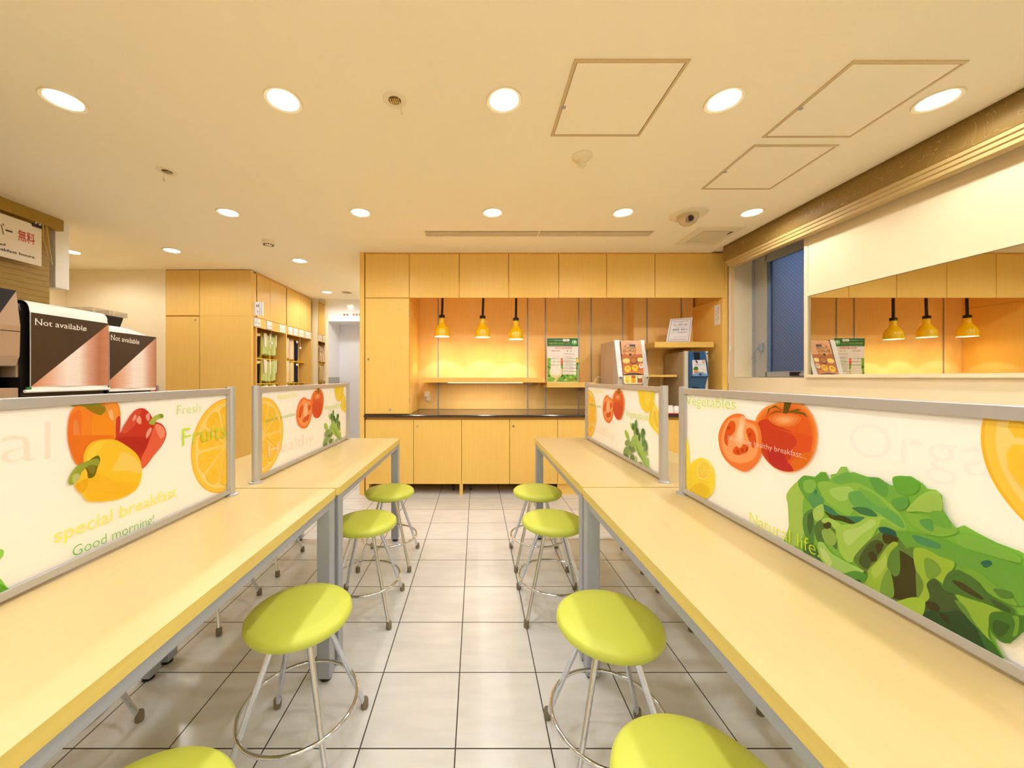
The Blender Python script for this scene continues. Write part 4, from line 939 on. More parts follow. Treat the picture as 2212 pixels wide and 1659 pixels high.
for (y0, y1, ztop, zd, zb, lab, body, low) in ((2.158, 2.616, 1.612, 1.539, 1.085, 'left', (-3.15, 2.135, 2.612, 1.606), 0),
        (2.622, 3.006, 1.535, 1.485, 1.06, 'right', (-3.1, 2.64, 2.99, 1.475), .1)):
    t = thing('coffee_machine', ('black coffee machine behind the larger Not available banner' if lab == 'left' else 'smaller coffee machine behind the right Not available banner, with bean hopper'), 'coffee machine', ((body[0]-2.62)/2, (y0+y1)/2, .81))
    pb = [(body[0], .811), (-2.63, .811), (-2.63, body[3]-.06), (-2.645, body[3]-.02), (-2.68, body[3]), (body[0], body[3])]
    MB().extr(pb, 'y', body[1], body[2], DKBODY).build('body', t, bevel=.006)
    MB().box(-2.66, -2.615, body[1]+.03, body[2]-.03, .811, 1.02, ALUD).build('drip_tray', t, bevel=.003)
    if lab == 'left': MB().box(-2.80, -2.64, 2.122, 2.134, 1.16, 1.58, TAUPE).build('side_trim', t)
    b, A, q0, q1, q2, q3 = banner(y0, y1, ztop, zd, zb, lab, '', low)
    if lab == 'left': A.poly([(q1[0], q1[1]-.004), q2, q3], COP)
    else: A.poly([(q1[0], q1[1]-.004), q2, q3, (q3[0], q3[1]+.06)], COP)
    if lab == 'left': P0, P1, hh = on_x(74.5, 701, XM), on_x(186, 715, XM), .036
    else: P0, P1, hh = on_x(238.6, 734, XM), on_x(300, 743.6, XM), .038
    vs, fs = text_shape('Not available'); A.d += 1e-4
    A.textraw([Vector((XM+.003, P0.y+(P1.y-P0.y)*x, P0.z+(P1.z-P0.z)*x+hh*y/.73)) for x, y in vs], fs, (240, 232, 222))
    # small serifs under and over the upright strokes
    for fx, top in ((.012, 1), (.012, 0), (.105, 1), (.655, 0), (.748, 0), (.80, 0), (.92, 0)):
        yy = P0.y+(P1.y-P0.y)*fx; zz = P0.z+(P1.z-P0.z)*fx+(hh if top else 0); A.poly([(yy-.004, zz-.001), (yy+.009, zz-.001), (yy+.009, zz+.001), (yy-.004, zz+.001)], (240, 232, 222))
    o = b.build('banner'); tag(o, 'large brown and copper Not available banner on the middle coffee machine' if lab == 'left' else 'smaller brown and copper Not available banner on the right coffee machine', 'banner', 'Not available banners')
    if lab == 'left':
        MB().cyl((XM+.004, y0-.03, zb-.006), (XM+.004, y1+.004, zb-.006), .009, WHITE).build('bottom_tube', o)
        MB().box(XM-.002, XM+.006, y0-.02, y0+.002, zb+.004, zb+.018, mat('green_tape', rgb(40, 130, 60), .4)).build('tape', o, props={'label': 'green tape'})
    else:
        CLR = mat('clear_tub', rgb(226, 216, 206), .05, trans=.8, alpha=.55)
        h = MB()
        for y in (2.69, 2.84):
            h.prism([(-3.02, y), (-2.80, y), (-2.80, y+.14), (-3.02, y+.14)], 1.635, 1.672, CLR)
        h.build('bean_hopper', t, bevel=.01)
        MB().extr([(-3.0, 1.476), (-2.87, 1.476), (-2.81, 1.634), (-3.02, 1.634)], 'y', 2.72, 2.95, DKBODY).build('hopper_base', t, bevel=.005)
# ================================================================== TABLES
ZTAB = .72
def rrect(x0, x1, y0, y1, r, n=6):
    out = []
    for cx, cy, a0 in ((x1-r, y1-r, 0), (x0+r, y1-r, 90), (x0+r, y0+r, 180), (x1-r, y0+r, 270)):
        for k in range(n+1): a = math.radians(a0+90*k/n); out.append((cx+r*math.cos(a), cy+r*math.sin(a)))
    return out
def table(x0, x1, y0, y1, lab):
    t = thing('long_table', lab, 'table', ((x0+x1)/2, (y0+y1)/2, 0), 'pale yellow canteen tables')
    MB().prism(rrect(x0, x1, y0, y1, .02), ZTAB-.031, ZTAB, TABLE, TEDGE).build('tabletop', t, bevel=.002)
    i = .006
    b = MB(); f0, f1 = ZTAB-.062, ZTAB-.0315
    b.box(x0+i, x0+i+.025, y0+.05, y1-.05, f0, f1, ALUD).box(x1-i-.025, x1-i, y0+.05, y1-.05, f0, f1, ALUD).box(x0+.05, x1-.05, y0+i, y0+i+.025, f0, f1, ALUD).box(x0+.05, x1-.05, y1-i-.025, y1-i, f0, f1, ALUD)
    b.box((x0+x1)/2-.02, (x0+x1)/2+.02, y0+.05, y1-.05, f0+.004, f1, ALUD)
    b.build('frame', t, bevel=.002)
    for cx in (x0+.003, x1-.053):
        for cy in (y0+.012, y1-.062):
            l = MB().box(cx, cx+.05, cy, cy+.05, .014, ZTAB-.0315, ALUD).build('leg', t, bevel=.004, seg=3)
            MB().cyl((cx+.025, cy+.025, 0.0005), (cx+.025, cy+.025, .015), .02, BLACK).build('foot', l)
YJ = 1.481
table(.420, 1.160, .28, YJ-.004, 'right table nearest the camera, beneath the lettuce partition')
table(.424, 1.162, YJ+.005, 2.70, 'far right table near the dispensers, beneath the herb partition')
table(-1.292, -.552, .28, YJ-.016, 'left table nearest the camera, beneath the bell pepper partition')
table(-1.290, -.549, YJ-.007, 2.675, 'far left table before the cabinet wall, beneath a herb partition')
# ================================================================== STOOLS
def make_stool():
    t = thing('stool', '', 'stool', (0, 0, 0), 'lime green stools')
    MB().lathe([(0, .408), (.132, .408), (.146, .412), (.1535, .424), (.152, .436), (.143, .445), (.11, .450), (0, .452)], (0, 0, 0), LIME, n=72).build('seat', t)
    MB().lathe([(0, .398), (.11, .398), (.11, .408), (0, .408)], (0, 0, 0), BLACK, n=40).build('seat_base', t)
    for sx_ in (-1, 1):
        for sy_ in (-1, 1):
            p0 = Vector((.047*sx_, .047*sy_, .402)); p1 = Vector((.153*sx_, .155*sy_, .012))
            l = MB().cyl(p0, p1, .0085, CHROME, n=18).build('leg', t)
            d = (p1-p0).normalized()
            MB().lathe([(0, -.012), (.011, -.012), (.013, -.006), (.0125, .018), (.0105, .022), (0, .022)], p1, GREYRUB, n=18).build('rubber_foot', l)
    r = .1685; MB().tube([(r*math.cos(2*math.pi*k/64), r*math.sin(2*math.pi*k/64), .155) for k in range(64)], .0058, CHROME, 12, True).build('foot_ring', t)
    return t
st = make_stool()
spots = [(.395, .645, 'nearest stool on the right of the aisle, cut by the bottom edge'), (.395, 1.105, 'large lime stool in the right aisle, second from the camera'),
    (.385, 1.872, 'third lime stool on the right of the aisle, at the far table'), (.389, 2.36, 'farthest lime stool on the right of the aisle, near the base cabinets'),
    (-.549, .575, 'nearest stool on the left, only its seat top at the bottom edge'), (-.545, 1.145, 'large lime stool beside the near left table'),
    (-.556, 1.862, 'third lime stool on the left of the aisle, at the far table'), (-.552, 2.36, 'farthest lime stool on the left of the aisle'),
    (-1.31, 2.31, 'stool on the outer side of the far left table, farther one'), (-1.31, 1.82, 'stool on the outer side of the far left table, nearer one'),
    (-1.29, 1.095, 'stool on the outer side of the near left table, chrome feet showing'), (-1.29, .60, 'stool on the outer left side closest to the camera'),
    (1.135, 2.34, 'stool on the window side of the far right table, farther one'), (1.135, 1.847, 'stool on the window side of the far right table, nearer one'),
    (1.132, 1.12, 'stool on the window side of the near right table')]
for i, (x, y, lab) in enumerate(spots):
    if i == 0: st.location = (x, y, 0); st['label'] = lab
    else: dup(st, (x, y, 0), lab)
# ================================================================== PARTITIONS
ACR = (250, 245, 239)
def partition(xc, y0, y1, lab, side, art):
    """side -1: the side facing the aisle looks towards -X (right tables), +1: towards +X"""
    t = thing('table_partition', lab, 'partition', (xc, (y0+y1)/2, ZTAB), 'printed partitions on the tables')
    zb, zt = ZTAB+.001, 1.122
    for yy in (y0, y1):
        b = MB(); b.cyl((xc, yy, zb+.004), (xc, yy, zt+.003), .0155, ALU, n=24); p = b.build('post', t)
        MB().lathe([(0, 0), (.026, 0), (.026, .003), (.018, .006), (0, .006)], (xc, yy, zb-.0005), ALU, n=32).build('base_flange', p)
    a0, a1 = y0+.014, y1-.014
    f = .010
    fr = MB(); z0, z1 = ZTAB+.008, zt-.003
    fr.box(xc-f, xc+f, a0, a1, z1-.022, z1, ALU).box(xc-f, xc+f, a0, a1, z0, z0+.018, ALU).box(xc-f, xc+f, a0, a0+.014, z0+.018, z1-.022, ALU).box(xc-f, xc+f, a1-.014, a1, z0+.018, z1-.022, ALU)
    fr.build('frame', t, bevel=.0015)
    b = MB(); lo, hi, zl, zh = a0+.013, a1-.013, z0+.017, z1-.021
    b.box(xc-.003, xc+.003, lo, hi, zl, zh, ink(ACR, True, .22))
    xf = xc+.003*side
    cl = lambda q: Vector((xf, min(max(q.y, lo+.001), hi-.001), min(max(q.z, zl+.001), zh-.001)))
    art(b, xf, side, lo, hi, zl, zh, cl)
    b.build('printed_panel', t)
    return t
XR, XLn = .785, -.922
def right_near(b, xf, side, lo, hi, zl, zh, cl):
    A = Art(b, lambda p: on_x(p[0], p[1], xf), (side, 0, 0), trans=True, clamp=cl, rough=.22)
    A.tf = lambda p: (1440+p[0]/2.5142, 820+p[1]/2.5142)
    A.text('Orga', (995, 410), (1800, 545), 195, (247, 239, 227), thin=.014)
    pl = lambda a, z: cl(Vector((xf, a, z)))
    orange_slice(A, pl, (.409, 1.068), .165, lo, hi)
    # lemons
    A.poly([(112, 330), (126, 380), (128, 440), (150, 500), (140, 600), (112, 610)], (244, 224, 70), True)
    A.poly([(120, 560), (135, 460), (190, 425), (240, 450), (266, 515), (262, 590), (246, 626), (205, 648), (150, 630)], (243, 220, 62), True)
    A.ell(208, 492, 40, 52, (249, 234, 120), 8); A.ell(208, 492, 33, 44, (244, 218, 72), 8)
    for k in range(6):
        a = k*math.pi/6*1.0; A.poly([(208+30*math.cos(a), 492+40*math.sin(a)), (208-30*math.cos(a), 492-40*math.sin(a)), (208-30*math.cos(a)+1, 492-40*math.sin(a)+3), (208+30*math.cos(a)+1, 492+40*math.sin(a)+3)], (250, 236, 130))
    A.poly([(130, 600), (190, 560), (240, 600), (205, 645)], (236, 206, 44), True)
    # whole tomato
    tm = [(487, 230), (515, 175), (560, 142), (640, 122), (720, 126), (780, 165), (818, 240), (826, 320), (806, 410), (760, 470), (700, 500), (640, 498), (580, 470), (530, 410), (495, 320)]
    A.nest(tm, (240, 150, 62), (236, 104, 34), (670, 310), 5, lo=.8)
    A.poly([(500, 240), (560, 215), (640, 262), (700, 290), (722, 350), (690, 390), (680, 430), (640, 460), (700, 494), (640, 496), (575, 462), (528, 405), (505, 320)], (214, 66, 34), True)
    A.poly([(600, 265), (690, 285), (770, 300), (800, 320), (780, 400), (730, 400), (690, 380), (715, 345), (690, 300)], (232, 92, 34), True)
    A.poly([(560, 380), (640, 400), (660, 440), (700, 492), (640, 494), (575, 460)], (202, 44, 44), True)
    A.poly([(730, 410), (800, 390), (770, 455), (705, 496), (690, 450)], (234, 122, 30), True)
    A.nest([(560, 215), (600, 185), (690, 185), (740, 210), (700, 250), (620, 255)], (240, 130, 56), (250, 186, 120), (650, 220), 4, lo=.3)
    ST = (124, 104, 26)
    A.poly([(640, 182), (648, 112), (664, 112), (690, 112), (686, 124), (668, 182), (654, 184)], (104, 84, 20)); A.poly([(604, 112), (704, 112), (694, 124), (612, 120)], (138, 116, 44))
    for pts in ([(645, 175), (600, 150), (570, 158), (552, 200), (560, 160), (598, 138)], [(645, 178), (600, 176), (560, 195), (600, 168)], [(655, 178), (700, 168), (760, 180), (776, 208), (750, 190), (700, 180)], [(660, 176), (720, 158), (740, 165), (700, 172)]): A.poly(pts, ST)
    # cut tomato
    ct = [(288, 320), (300, 260), (335, 208), (385, 185), (425, 192), (440, 212), (500, 235), (524, 300), (524, 390), (500, 450), (450, 494), (410, 495), (350, 460), (305, 400)]
    A.nest(ct, (240, 128, 44), (244, 138, 62), (408, 340), 3, lo=.94)
    A.nest([(305, 320), (318, 262), (350, 215), (400, 205), (430, 225), (490, 250), (508, 310), (505, 390), (470, 440), (400, 455), (340, 430), (312, 380)], (248, 166, 92), (250, 178, 108), (408, 330), 2, lo=.95)
    for pts in ([(320, 330), (330, 270), (355, 225), (380, 235), (378, 280), (345, 320), (338, 360)], [(440, 275), (462, 262), (486, 285), (496, 335), (480, 372), (466, 350), (452, 320)], [(366, 392), (385, 362), (405, 372), (425, 352), (452, 362), (446, 392), (420, 404), (392, 410)]): A.poly(pts, (232, 92, 28), True)
    for cx, cy, r in ((345, 262, 40), (340, 310, 20), (460, 300, 10), (395, 392, -30), (420, 384, 0), (445, 378, 20)): A.ell(cx, cy, 7, 13, (200, 66, 16), r, 10)
    A.nest([(395, 260), (412, 200), (440, 215), (430, 270), (430, 330), (410, 370), (385, 350), (382, 300)], (250, 196, 130), (254, 226, 180), (408, 290), 3, lo=.5)
    # lettuce
    A.tf = lambda p: (1680+p[0]/3.530, 980+p[1]/3.530)
    base = [(60, 690), (100, 560), (95, 420), (80, 310), (110, 275), (170, 205), (215, 165), (300, 175), (345, 138), (385, 140), (408, 190), (425, 195), (420, 160), (465, 152), (500, 100), (545, 100), (562, 145), (600, 140), (700, 175), (790, 182), (880, 240), (905, 240), (905, 178), (960, 170), (1040, 172), (1130, 230), (1165, 270), (1230, 275), (1275, 320), (1285, 430), (1330, 500), (1380, 570), (1445, 545), (1560, 610), (1700, 680), (1878, 745), (2150, 900), (2250, 1150), (2100, 1300), (1878, 1370), (1800, 1450), (1740, 1440), (1680, 1400), (1700, 1460), (1740, 1530), (1760, 1600), (1400, 1400), (900, 1150), (400, 880)]
    A.poly(base, (128, 186, 66))
    for c, pts in (
        ((172, 208, 92), [(82, 310), (170, 210), (230, 250), (205, 400), (215, 600), (160, 700), (80, 690), (100, 540), (100, 420)]),
        ((108, 174, 64), [(170, 225), (215, 168), (300, 180), (350, 145), (395, 160), (408, 230), (395, 290), (340, 320), (330, 400), (280, 400), (220, 330)]),
        ((142, 198, 84), [(215, 210), (290, 200), (310, 250), (270, 300), (220, 280)]),
        ((92, 164, 92), [(250, 330), (300, 300), (370, 350), (345, 420), (285, 415)]), ((60, 140, 96), [(290, 290), (312, 275), (318, 300), (300, 310)]),
        ((156, 204, 96), [(420, 190), (470, 155), (505, 105), (545, 105), (560, 150), (540, 215), (480, 235)]), ((120, 184, 80), [(430, 190), (555, 140), (550, 215), (490, 235)]),
        ((122, 186, 78), [(570, 150), (700, 180), (790, 190), (880, 245), (905, 330), (820, 300), (720, 250), (580, 215)]), ((104, 172, 72), [(720, 190), (790, 190), (860, 250), (850, 330), (770, 290)]),
        ((150, 200, 80), [(320, 230), (400, 210), (480, 235), (620, 222), (760, 290), (900, 400), (980, 500), (1000, 590), (900, 540), (800, 482), (680, 490), (600, 440), (560, 470), (480, 430), (380, 350)]),
        ((174, 214, 104), [(420, 270), (560, 250), (600, 300), (520, 360), (440, 330)]), ((110, 178, 84), [(560, 300), (700, 290), (850, 400), (960, 490), (985, 570), (860, 500), (760, 440), (600, 400)]),
        ((128, 190, 78), [(640, 260), (760, 310), (860, 410), (780, 400), (690, 330)]),
        ((66, 126, 74), [(590, 410), (700, 412), (775, 460), (765, 482), (660, 462), (620, 440)]), ((62, 132, 92), [(370, 390), (430, 415), (500, 470), (640, 480), (680, 490), (600, 530), (480, 490), (390, 450)]),
        ((62, 70, 16), [(375, 440), (440, 470), (520, 475), (606, 522), (590, 538), (500, 512), (430, 498)]),
        ((84, 142, 58), [(212, 480), (255, 430), (292, 440), (295, 600), (285, 690), (235, 640), (210, 560)]), ((60, 104, 50), [(250, 470), (290, 450), (285, 560), (265, 620), (245, 560)]),
        ((176, 212, 100), [(290, 430), (360, 385), (372, 470), (335, 512), (297, 500)]),
        ((80, 120, 50), [(300, 560), (350, 505), (420, 560), (495, 600), (462, 625), (470, 730), (400, 670), (325, 670)]), ((150, 188, 84), [(355, 590), (420, 570), (470, 640), (445, 700), (385, 680)]),
        ((176, 212, 96), [(355, 520), (380, 490), (440, 500), (520, 560), (490, 600), (430, 550)]), ((58, 62, 14), [(365, 545), (410, 520), (430, 548), (395, 575)]),
        ((168, 208, 86), [(470, 560), (620, 530), (700, 488), (820, 484), (870, 520), (990, 590), (930, 590), (800, 556), (740, 640), (660, 720), (620, 800), (560, 830), (500, 760), (480, 680)]),
        ((142, 192, 72), [(820, 500), (900, 545), (985, 588), (930, 595), (830, 560), (790, 580)]), ((186, 218, 118), [(520, 600), (640, 560), (740, 500), (770, 540), (660, 620), (560, 700)]),
        ((100, 132, 54), [(600, 800), (680, 700), (800, 600), (860, 575), (950, 640), (1000, 720), (1060, 730), (1085, 900), (1085, 1100), (900, 1130), (820, 1100), (780, 860), (700, 930), (640, 860)]),
        ((66, 90, 34), [(690, 720), (760, 660), (830, 680), (800, 760), (740, 830), (700, 880), (640, 820)]), ((30, 96, 76), [(795, 565), (850, 560), (920, 590), (940, 630), (870, 620), (810, 600)]),
        ((64, 60, 14), [(830, 610), (940, 640), (920, 690), (840, 680)]), ((62, 58, 14), [(770, 690), (830, 690), (820, 730), (790, 760)]), ((62, 58, 14), [(715, 760), (760, 750), (780, 810), (740, 820)]),
        ((60, 58, 12), [(940, 740), (1000, 760), (1075, 820), (1085, 900), (1080, 1095), (900, 1095), (890, 920), (950, 920), (960, 830)]),
        ((96, 140, 52), [(870, 740), (940, 690), (960, 830), (950, 920), (905, 930), (870, 850)]),
        ((160, 196, 62), [(640, 990), (705, 940), (712, 890), (780, 820), (850, 720), (905, 672), (945, 690), (880, 760), (860, 860), (895, 930), (910, 1085), (820, 1075), (740, 1050)]),
        ((124, 166, 60), [(820, 960), (870, 880), (900, 960), (908, 1080), (810, 1070)]), ((178, 208, 84), [(740, 880), (820, 800), (850, 760), (850, 860), (770, 950)]),
        ((112, 172, 62), [(940, 590), (1250, 640), (1400, 700), (1600, 760), (1900, 860), (2100, 1000), (1900, 1160), (1700, 1100), (1560, 960), (1380, 830), (1260, 780), (1100, 720), (1000, 700)]),
        ((138, 190, 70), [(1000, 450), (1150, 480), (1330, 520), (1400, 600), (1250, 630), (1080, 560)]), ((100, 166, 78), [(1110, 510), (1200, 500), (1215, 590), (1150, 570)]),
        ((82, 150, 96), [(1060, 620), (1250, 680), (1262, 724), (1110, 690)]), ((50, 112, 84), [(1580, 830), (1640, 812), (1670, 840), (1620, 870)]),
        ((168, 204, 92), [(1050, 380), (1130, 310), (1230, 278), (1275, 330), (1283, 430), (1200, 450), (1100, 440), (1010, 440)]), ((110, 178, 62), [(905, 180), (1040, 178), (1110, 240), (1060, 310), (940, 290)]), ((104, 168, 74), [(900, 350), (1010, 330), (1020, 400), (960, 432), (910, 400)]),
        ((120, 182, 70), [(1190, 450), (1280, 440), (1330, 510), (1350, 570), (1230, 540)]), ((134, 188, 74), [(1400, 620), (1560, 640), (1850, 760), (1870, 830), (1600, 760), (1420, 700)]),
        ((160, 194, 58), [(1065, 735), (1150, 722), (1260, 780), (1380, 830), (1340, 920), (1290, 985), (1220, 950), (1165, 1000), (1195, 1090), (1150, 1130), (1100, 1110), (1140, 1010), (1085, 900)]),
        ((122, 164, 56), [(1150, 800), (1230, 820), (1280, 900), (1200, 960), (1160, 920)]), ((110, 146, 54), [(1085, 900), (1130, 960), (1140, 1030), (1095, 1100), (1085, 1000)]),
        ((74, 118, 44), [(1330, 910), (1430, 890), (1560, 980), (1650, 1080), (1830, 1180), (1830, 1210), (1700, 1170), (1560, 1115), (1400, 1075), (1290, 1030)]), ((124, 176, 58), [(1400, 870), (1560, 900), (1700, 1010), (1840, 1110), (1850, 1160), (1650, 1070), (1560, 970)]),
        ((62, 62, 18), [(1365, 965), (1450, 990), (1595, 1095), (1580, 1112), (1480, 1062), (1400, 1010)]), ((60, 92, 38), [(1660, 1110), (1740, 1140), (1810, 1190), (1790, 1205), (1700, 1165)]), ((86, 134, 50), [(1680, 1030), (1800, 1050), (1830, 1100), (1740, 1100)]),
        ((66, 92, 42), [(1170, 990), (1240, 960), (1290, 1030), (1390, 1090), (1390, 1150), (1480, 1250), (1540, 1320), (1480, 1420), (1300, 1340), (1130, 1250), (1160, 1140), (1190, 1090)]),
        ((40, 76, 34), [(1140, 1250), (1210, 1190), (1300, 1210), (1420, 1200), (1530, 1300), (1600, 1430), (1690, 1490), (1758, 1590), (1500, 1450), (1300, 1345)]), ((60, 56, 16), [(1160, 1130), (1220, 1130), (1265, 1170), (1250, 1205), (1180, 1180)]), ((54, 52, 16), [(1265, 1220), (1320, 1240), (1350, 1300), (1310, 1280)]),
        ((56, 110, 44), [(1560, 1320), (1640, 1400), (1700, 1480), (1750, 1580), (1640, 1500), (1590, 1420)]),
        ((150, 188, 60), [(1390, 1075), (1500, 1108), (1640, 1150), (1790, 1225), (1700, 1220), (1655, 1260), (1645, 1390), (1700, 1450), (1640, 1410), (1560, 1320), (1480, 1200)]), ((98, 146, 54), [(1380, 1120), (1450, 1150), (1520, 1260), (1560, 1330), (1480, 1250)]),
        ((70, 124, 38), [(1655, 1225), (1740, 1203), (1878, 1232), (1960, 1260), (1900, 1370), (1800, 1445), (1720, 1420), (1660, 1340)]), ((56, 98, 34), [(1690, 1270), (1760, 1285), (1810, 1320), (1740, 1400), (1680, 1350)]), ((120, 170, 50), [(1830, 1240), (1880, 1250), (1870, 1370), (1830, 1390), (1850, 1300)]),
        ((166, 202, 62), [(930, 1140), (1000, 1108), (1080, 1094), (1152, 1122), (1152, 1200), (1110, 1245), (1000, 1190)]),
        ((166, 208, 104), [(330, 690), (370, 678), (440, 760), (560, 830), (685, 892), (640, 915), (560, 930), (500, 945), (420, 880), (350, 800)]), ((196, 218, 136), [(350, 720), (400, 750), (440, 830), (420, 860), (370, 790)]),
        ((88, 154, 56), [(500, 945), (600, 895), (705, 920), (690, 970), (640, 998)]), ((56, 104, 48), [(560, 970), (660, 960), (640, 1000)]), ((66, 116, 50), [(225, 700), (290, 690), (345, 790), (400, 870), (300, 815), (230, 780)])):
        A.poly(pts, c, True)
    A.tf = lambda p: (1440+p[0]/2.5142, 820+p[1]/2.5142)
    A.text('Vegetables', (117, 137), (388, 163), 54, (196, 222, 76), thin=.012)
    A.text('Please have healthy breakfast...', (345, 326), (778, 432), 27, (250, 224, 200), thin=.008)
    A.text('Natural life...', (466, 778), (896, 990), 66, (216, 226, 60), thin=.010)
def left_near(b, xf, side, lo, hi, zl, zh, cl):
    A = Art(b, lambda p: on_x(p[0], p[1], xf), (side, 0, 0), trans=True, clamp=cl, rough=.22)
    A.tf = lambda p: (p[0]/3.457, 820+p[1]/3.457)
    A.text('al', (3, 630), (375, 597), 345, (246, 232, 212), thin=.012)
    pl = lambda a, z: cl(Vector((xf, a, z)))
    orange_slice(A, pl, (1.362, .912), .170, lo, hi)
    op = [(498, 430), (502, 320), (525, 235), (575, 185), (650, 165), (760, 155), (830, 150), (875, 180), (893, 250), (890, 380), (870, 460), (840, 600), (700, 660), (570, 636), (522, 545)]
    A.poly(op, (240, 142, 36), True)
    A.poly([(500, 430), (505, 320), (530, 250), (600, 240), (600, 420), (620, 600), (575, 630), (522, 540)], (236, 124, 38), True)
    A.poly([(690, 270), (780, 250), (840, 330), (850, 460), (700, 460), (680, 380)], (244, 156, 30), True); A.poly([(540, 330), (570, 310), (600, 520), (570, 560), (545, 450)], (240, 148, 72), True)
    A.poly([(508, 415), (840, 415), (845, 450), (640, 500), (590, 620), (560, 600), (520, 520)], (236, 126, 30)); A.poly([(780, 170), (850, 170), (880, 260), (860, 400), (830, 300), (790, 240)], (242, 160, 60), True)
    A.poly([(800, 240), (830, 230), (840, 300), (815, 290)], (250, 200, 120), True); A.poly([(860, 300), (890, 280), (886, 400), (860, 440)], (206, 60, 34), True)
    A.poly([(508, 162), (620, 165), (700, 170), (782, 212), (745, 266), (670, 235), (600, 195), (530, 200)], (146, 150, 44), True); A.poly([(640, 200), (720, 200), (775, 215), (740, 262), (665, 235)], (164, 128, 16), True)
    rp = [(845, 450), (900, 385), (945, 300), (1000, 230), (1060, 214), (1105, 245), (1150, 310), (1205, 335), (1236, 400), (1210, 480), (1140, 570), (1062, 662), (1000, 640), (880, 520)]
    A.poly(rp, (204, 54, 36), True)
    A.poly([(900, 385), (945, 300), (1000, 235), (1050, 230), (1010, 300), (1000, 340), (930, 400)], (222, 84, 56), True)
    A.poly([(1120, 420), (1150, 340), (1200, 345), (1230, 400), (1200, 490), (1062, 655), (1045, 600), (1090, 500)], (236, 104, 70), True)
    A.poly([(1150, 340), (1200, 345), (1226, 400), (1190, 440)], (244, 150, 120), True); A.poly([(870, 440), (1080, 430), (1090, 500), (1040, 560), (960, 540)], (190, 40, 30), True)
    for pts in ([(1010, 300), (1030, 270), (1046, 290), (1046, 330), (1020, 325)], [(1080, 270), (1105, 250), (1110, 290), (1095, 310)], [(1085, 400), (1110, 360), (1126, 370), (1110, 410), (1085, 440)], [(980, 300), (1000, 260), (1010, 280), (990, 310)]): A.poly(pts, (242, 170, 146), True)
    A.poly([(1103, 325), (1130, 285), (1165, 262), (1205, 256), (1214, 280), (1186, 290), (1160, 305), (1140, 338)], (174, 190, 80), True); A.poly([(1180, 262), (1205, 260), (1210, 285), (1190, 285)], (142, 158, 50), True)
    yp = [(550, 765), (590, 690), (612, 620), (614, 560), (650, 490), (700, 458), (780, 446), (860, 452), (960, 510), (1025, 575), (1052, 670), (1040, 760), (1000, 830), (900, 885), (800, 906), (700, 912), (635, 902), (600, 850), (560, 820)]
    A.nest(yp, (246, 206, 46), (248, 210, 52), (800, 660), 3, lo=.9)
    A.poly([(640, 740), (720, 700), (860, 760), (1030, 770), (960, 850), (820, 900), (690, 905), (630, 880)], (246, 200, 44), True); A.poly([(640, 560), (700, 480), (780, 460), (700, 560), (650, 640)], (250, 220, 70), True)
    A.poly([(830, 680), (870, 600), (900, 540), (980, 570), (1040, 640), (1040, 700), (950, 680)], (248, 220, 104), True); A.poly([(560, 780), (640, 740), (640, 800), (600, 850), (565, 820)], (238, 186, 36), True)
    A.poly([(625, 650), (660, 600), (720, 566), (738, 600), (720, 650), (695, 720), (650, 735), (640, 690)], (120, 112, 24), True)
    A.poly([(500, 775), (510, 720), (560, 650), (630, 612), (720, 590), (725, 640), (650, 650), (600, 690), (580, 740), (530, 785)], (158, 170, 58), True); A.poly([(530, 720), (570, 700), (590, 730), (540, 775)], (206, 206, 120), True); A.poly([(640, 650), (700, 640), (690, 700), (660, 690)], (140, 130, 40), True)
    A.poly([(-60, 1470), (-10, 1488), (30, 1540), (75, 1585), (0, 1625), (-80, 1660)], (136, 200, 66), True); A.poly([(-60, 1540), (0, 1530), (60, 1590), (0, 1620), (-60, 1640)], (100, 176, 44), True)
    A.poly([(-30, 1270), (12, 1275), (8, 1320), (-30, 1350)], (150, 204, 84), True)
    A.text('Fresh', (1314, 264), (1488, 240), 76, (190, 218, 92), thin=.018)
    A.text('Fruits', (1354, 498), (1680, 430), 142, (192, 222, 60), thin=.010)
    A.text('special breakfast', (392, 1222), (1312, 868), 112, (240, 230, 108), thin=.002)
    A.text('Good morning!', (530, 1326), (1140, 1068), 84, (104, 184, 92), thin=.012)
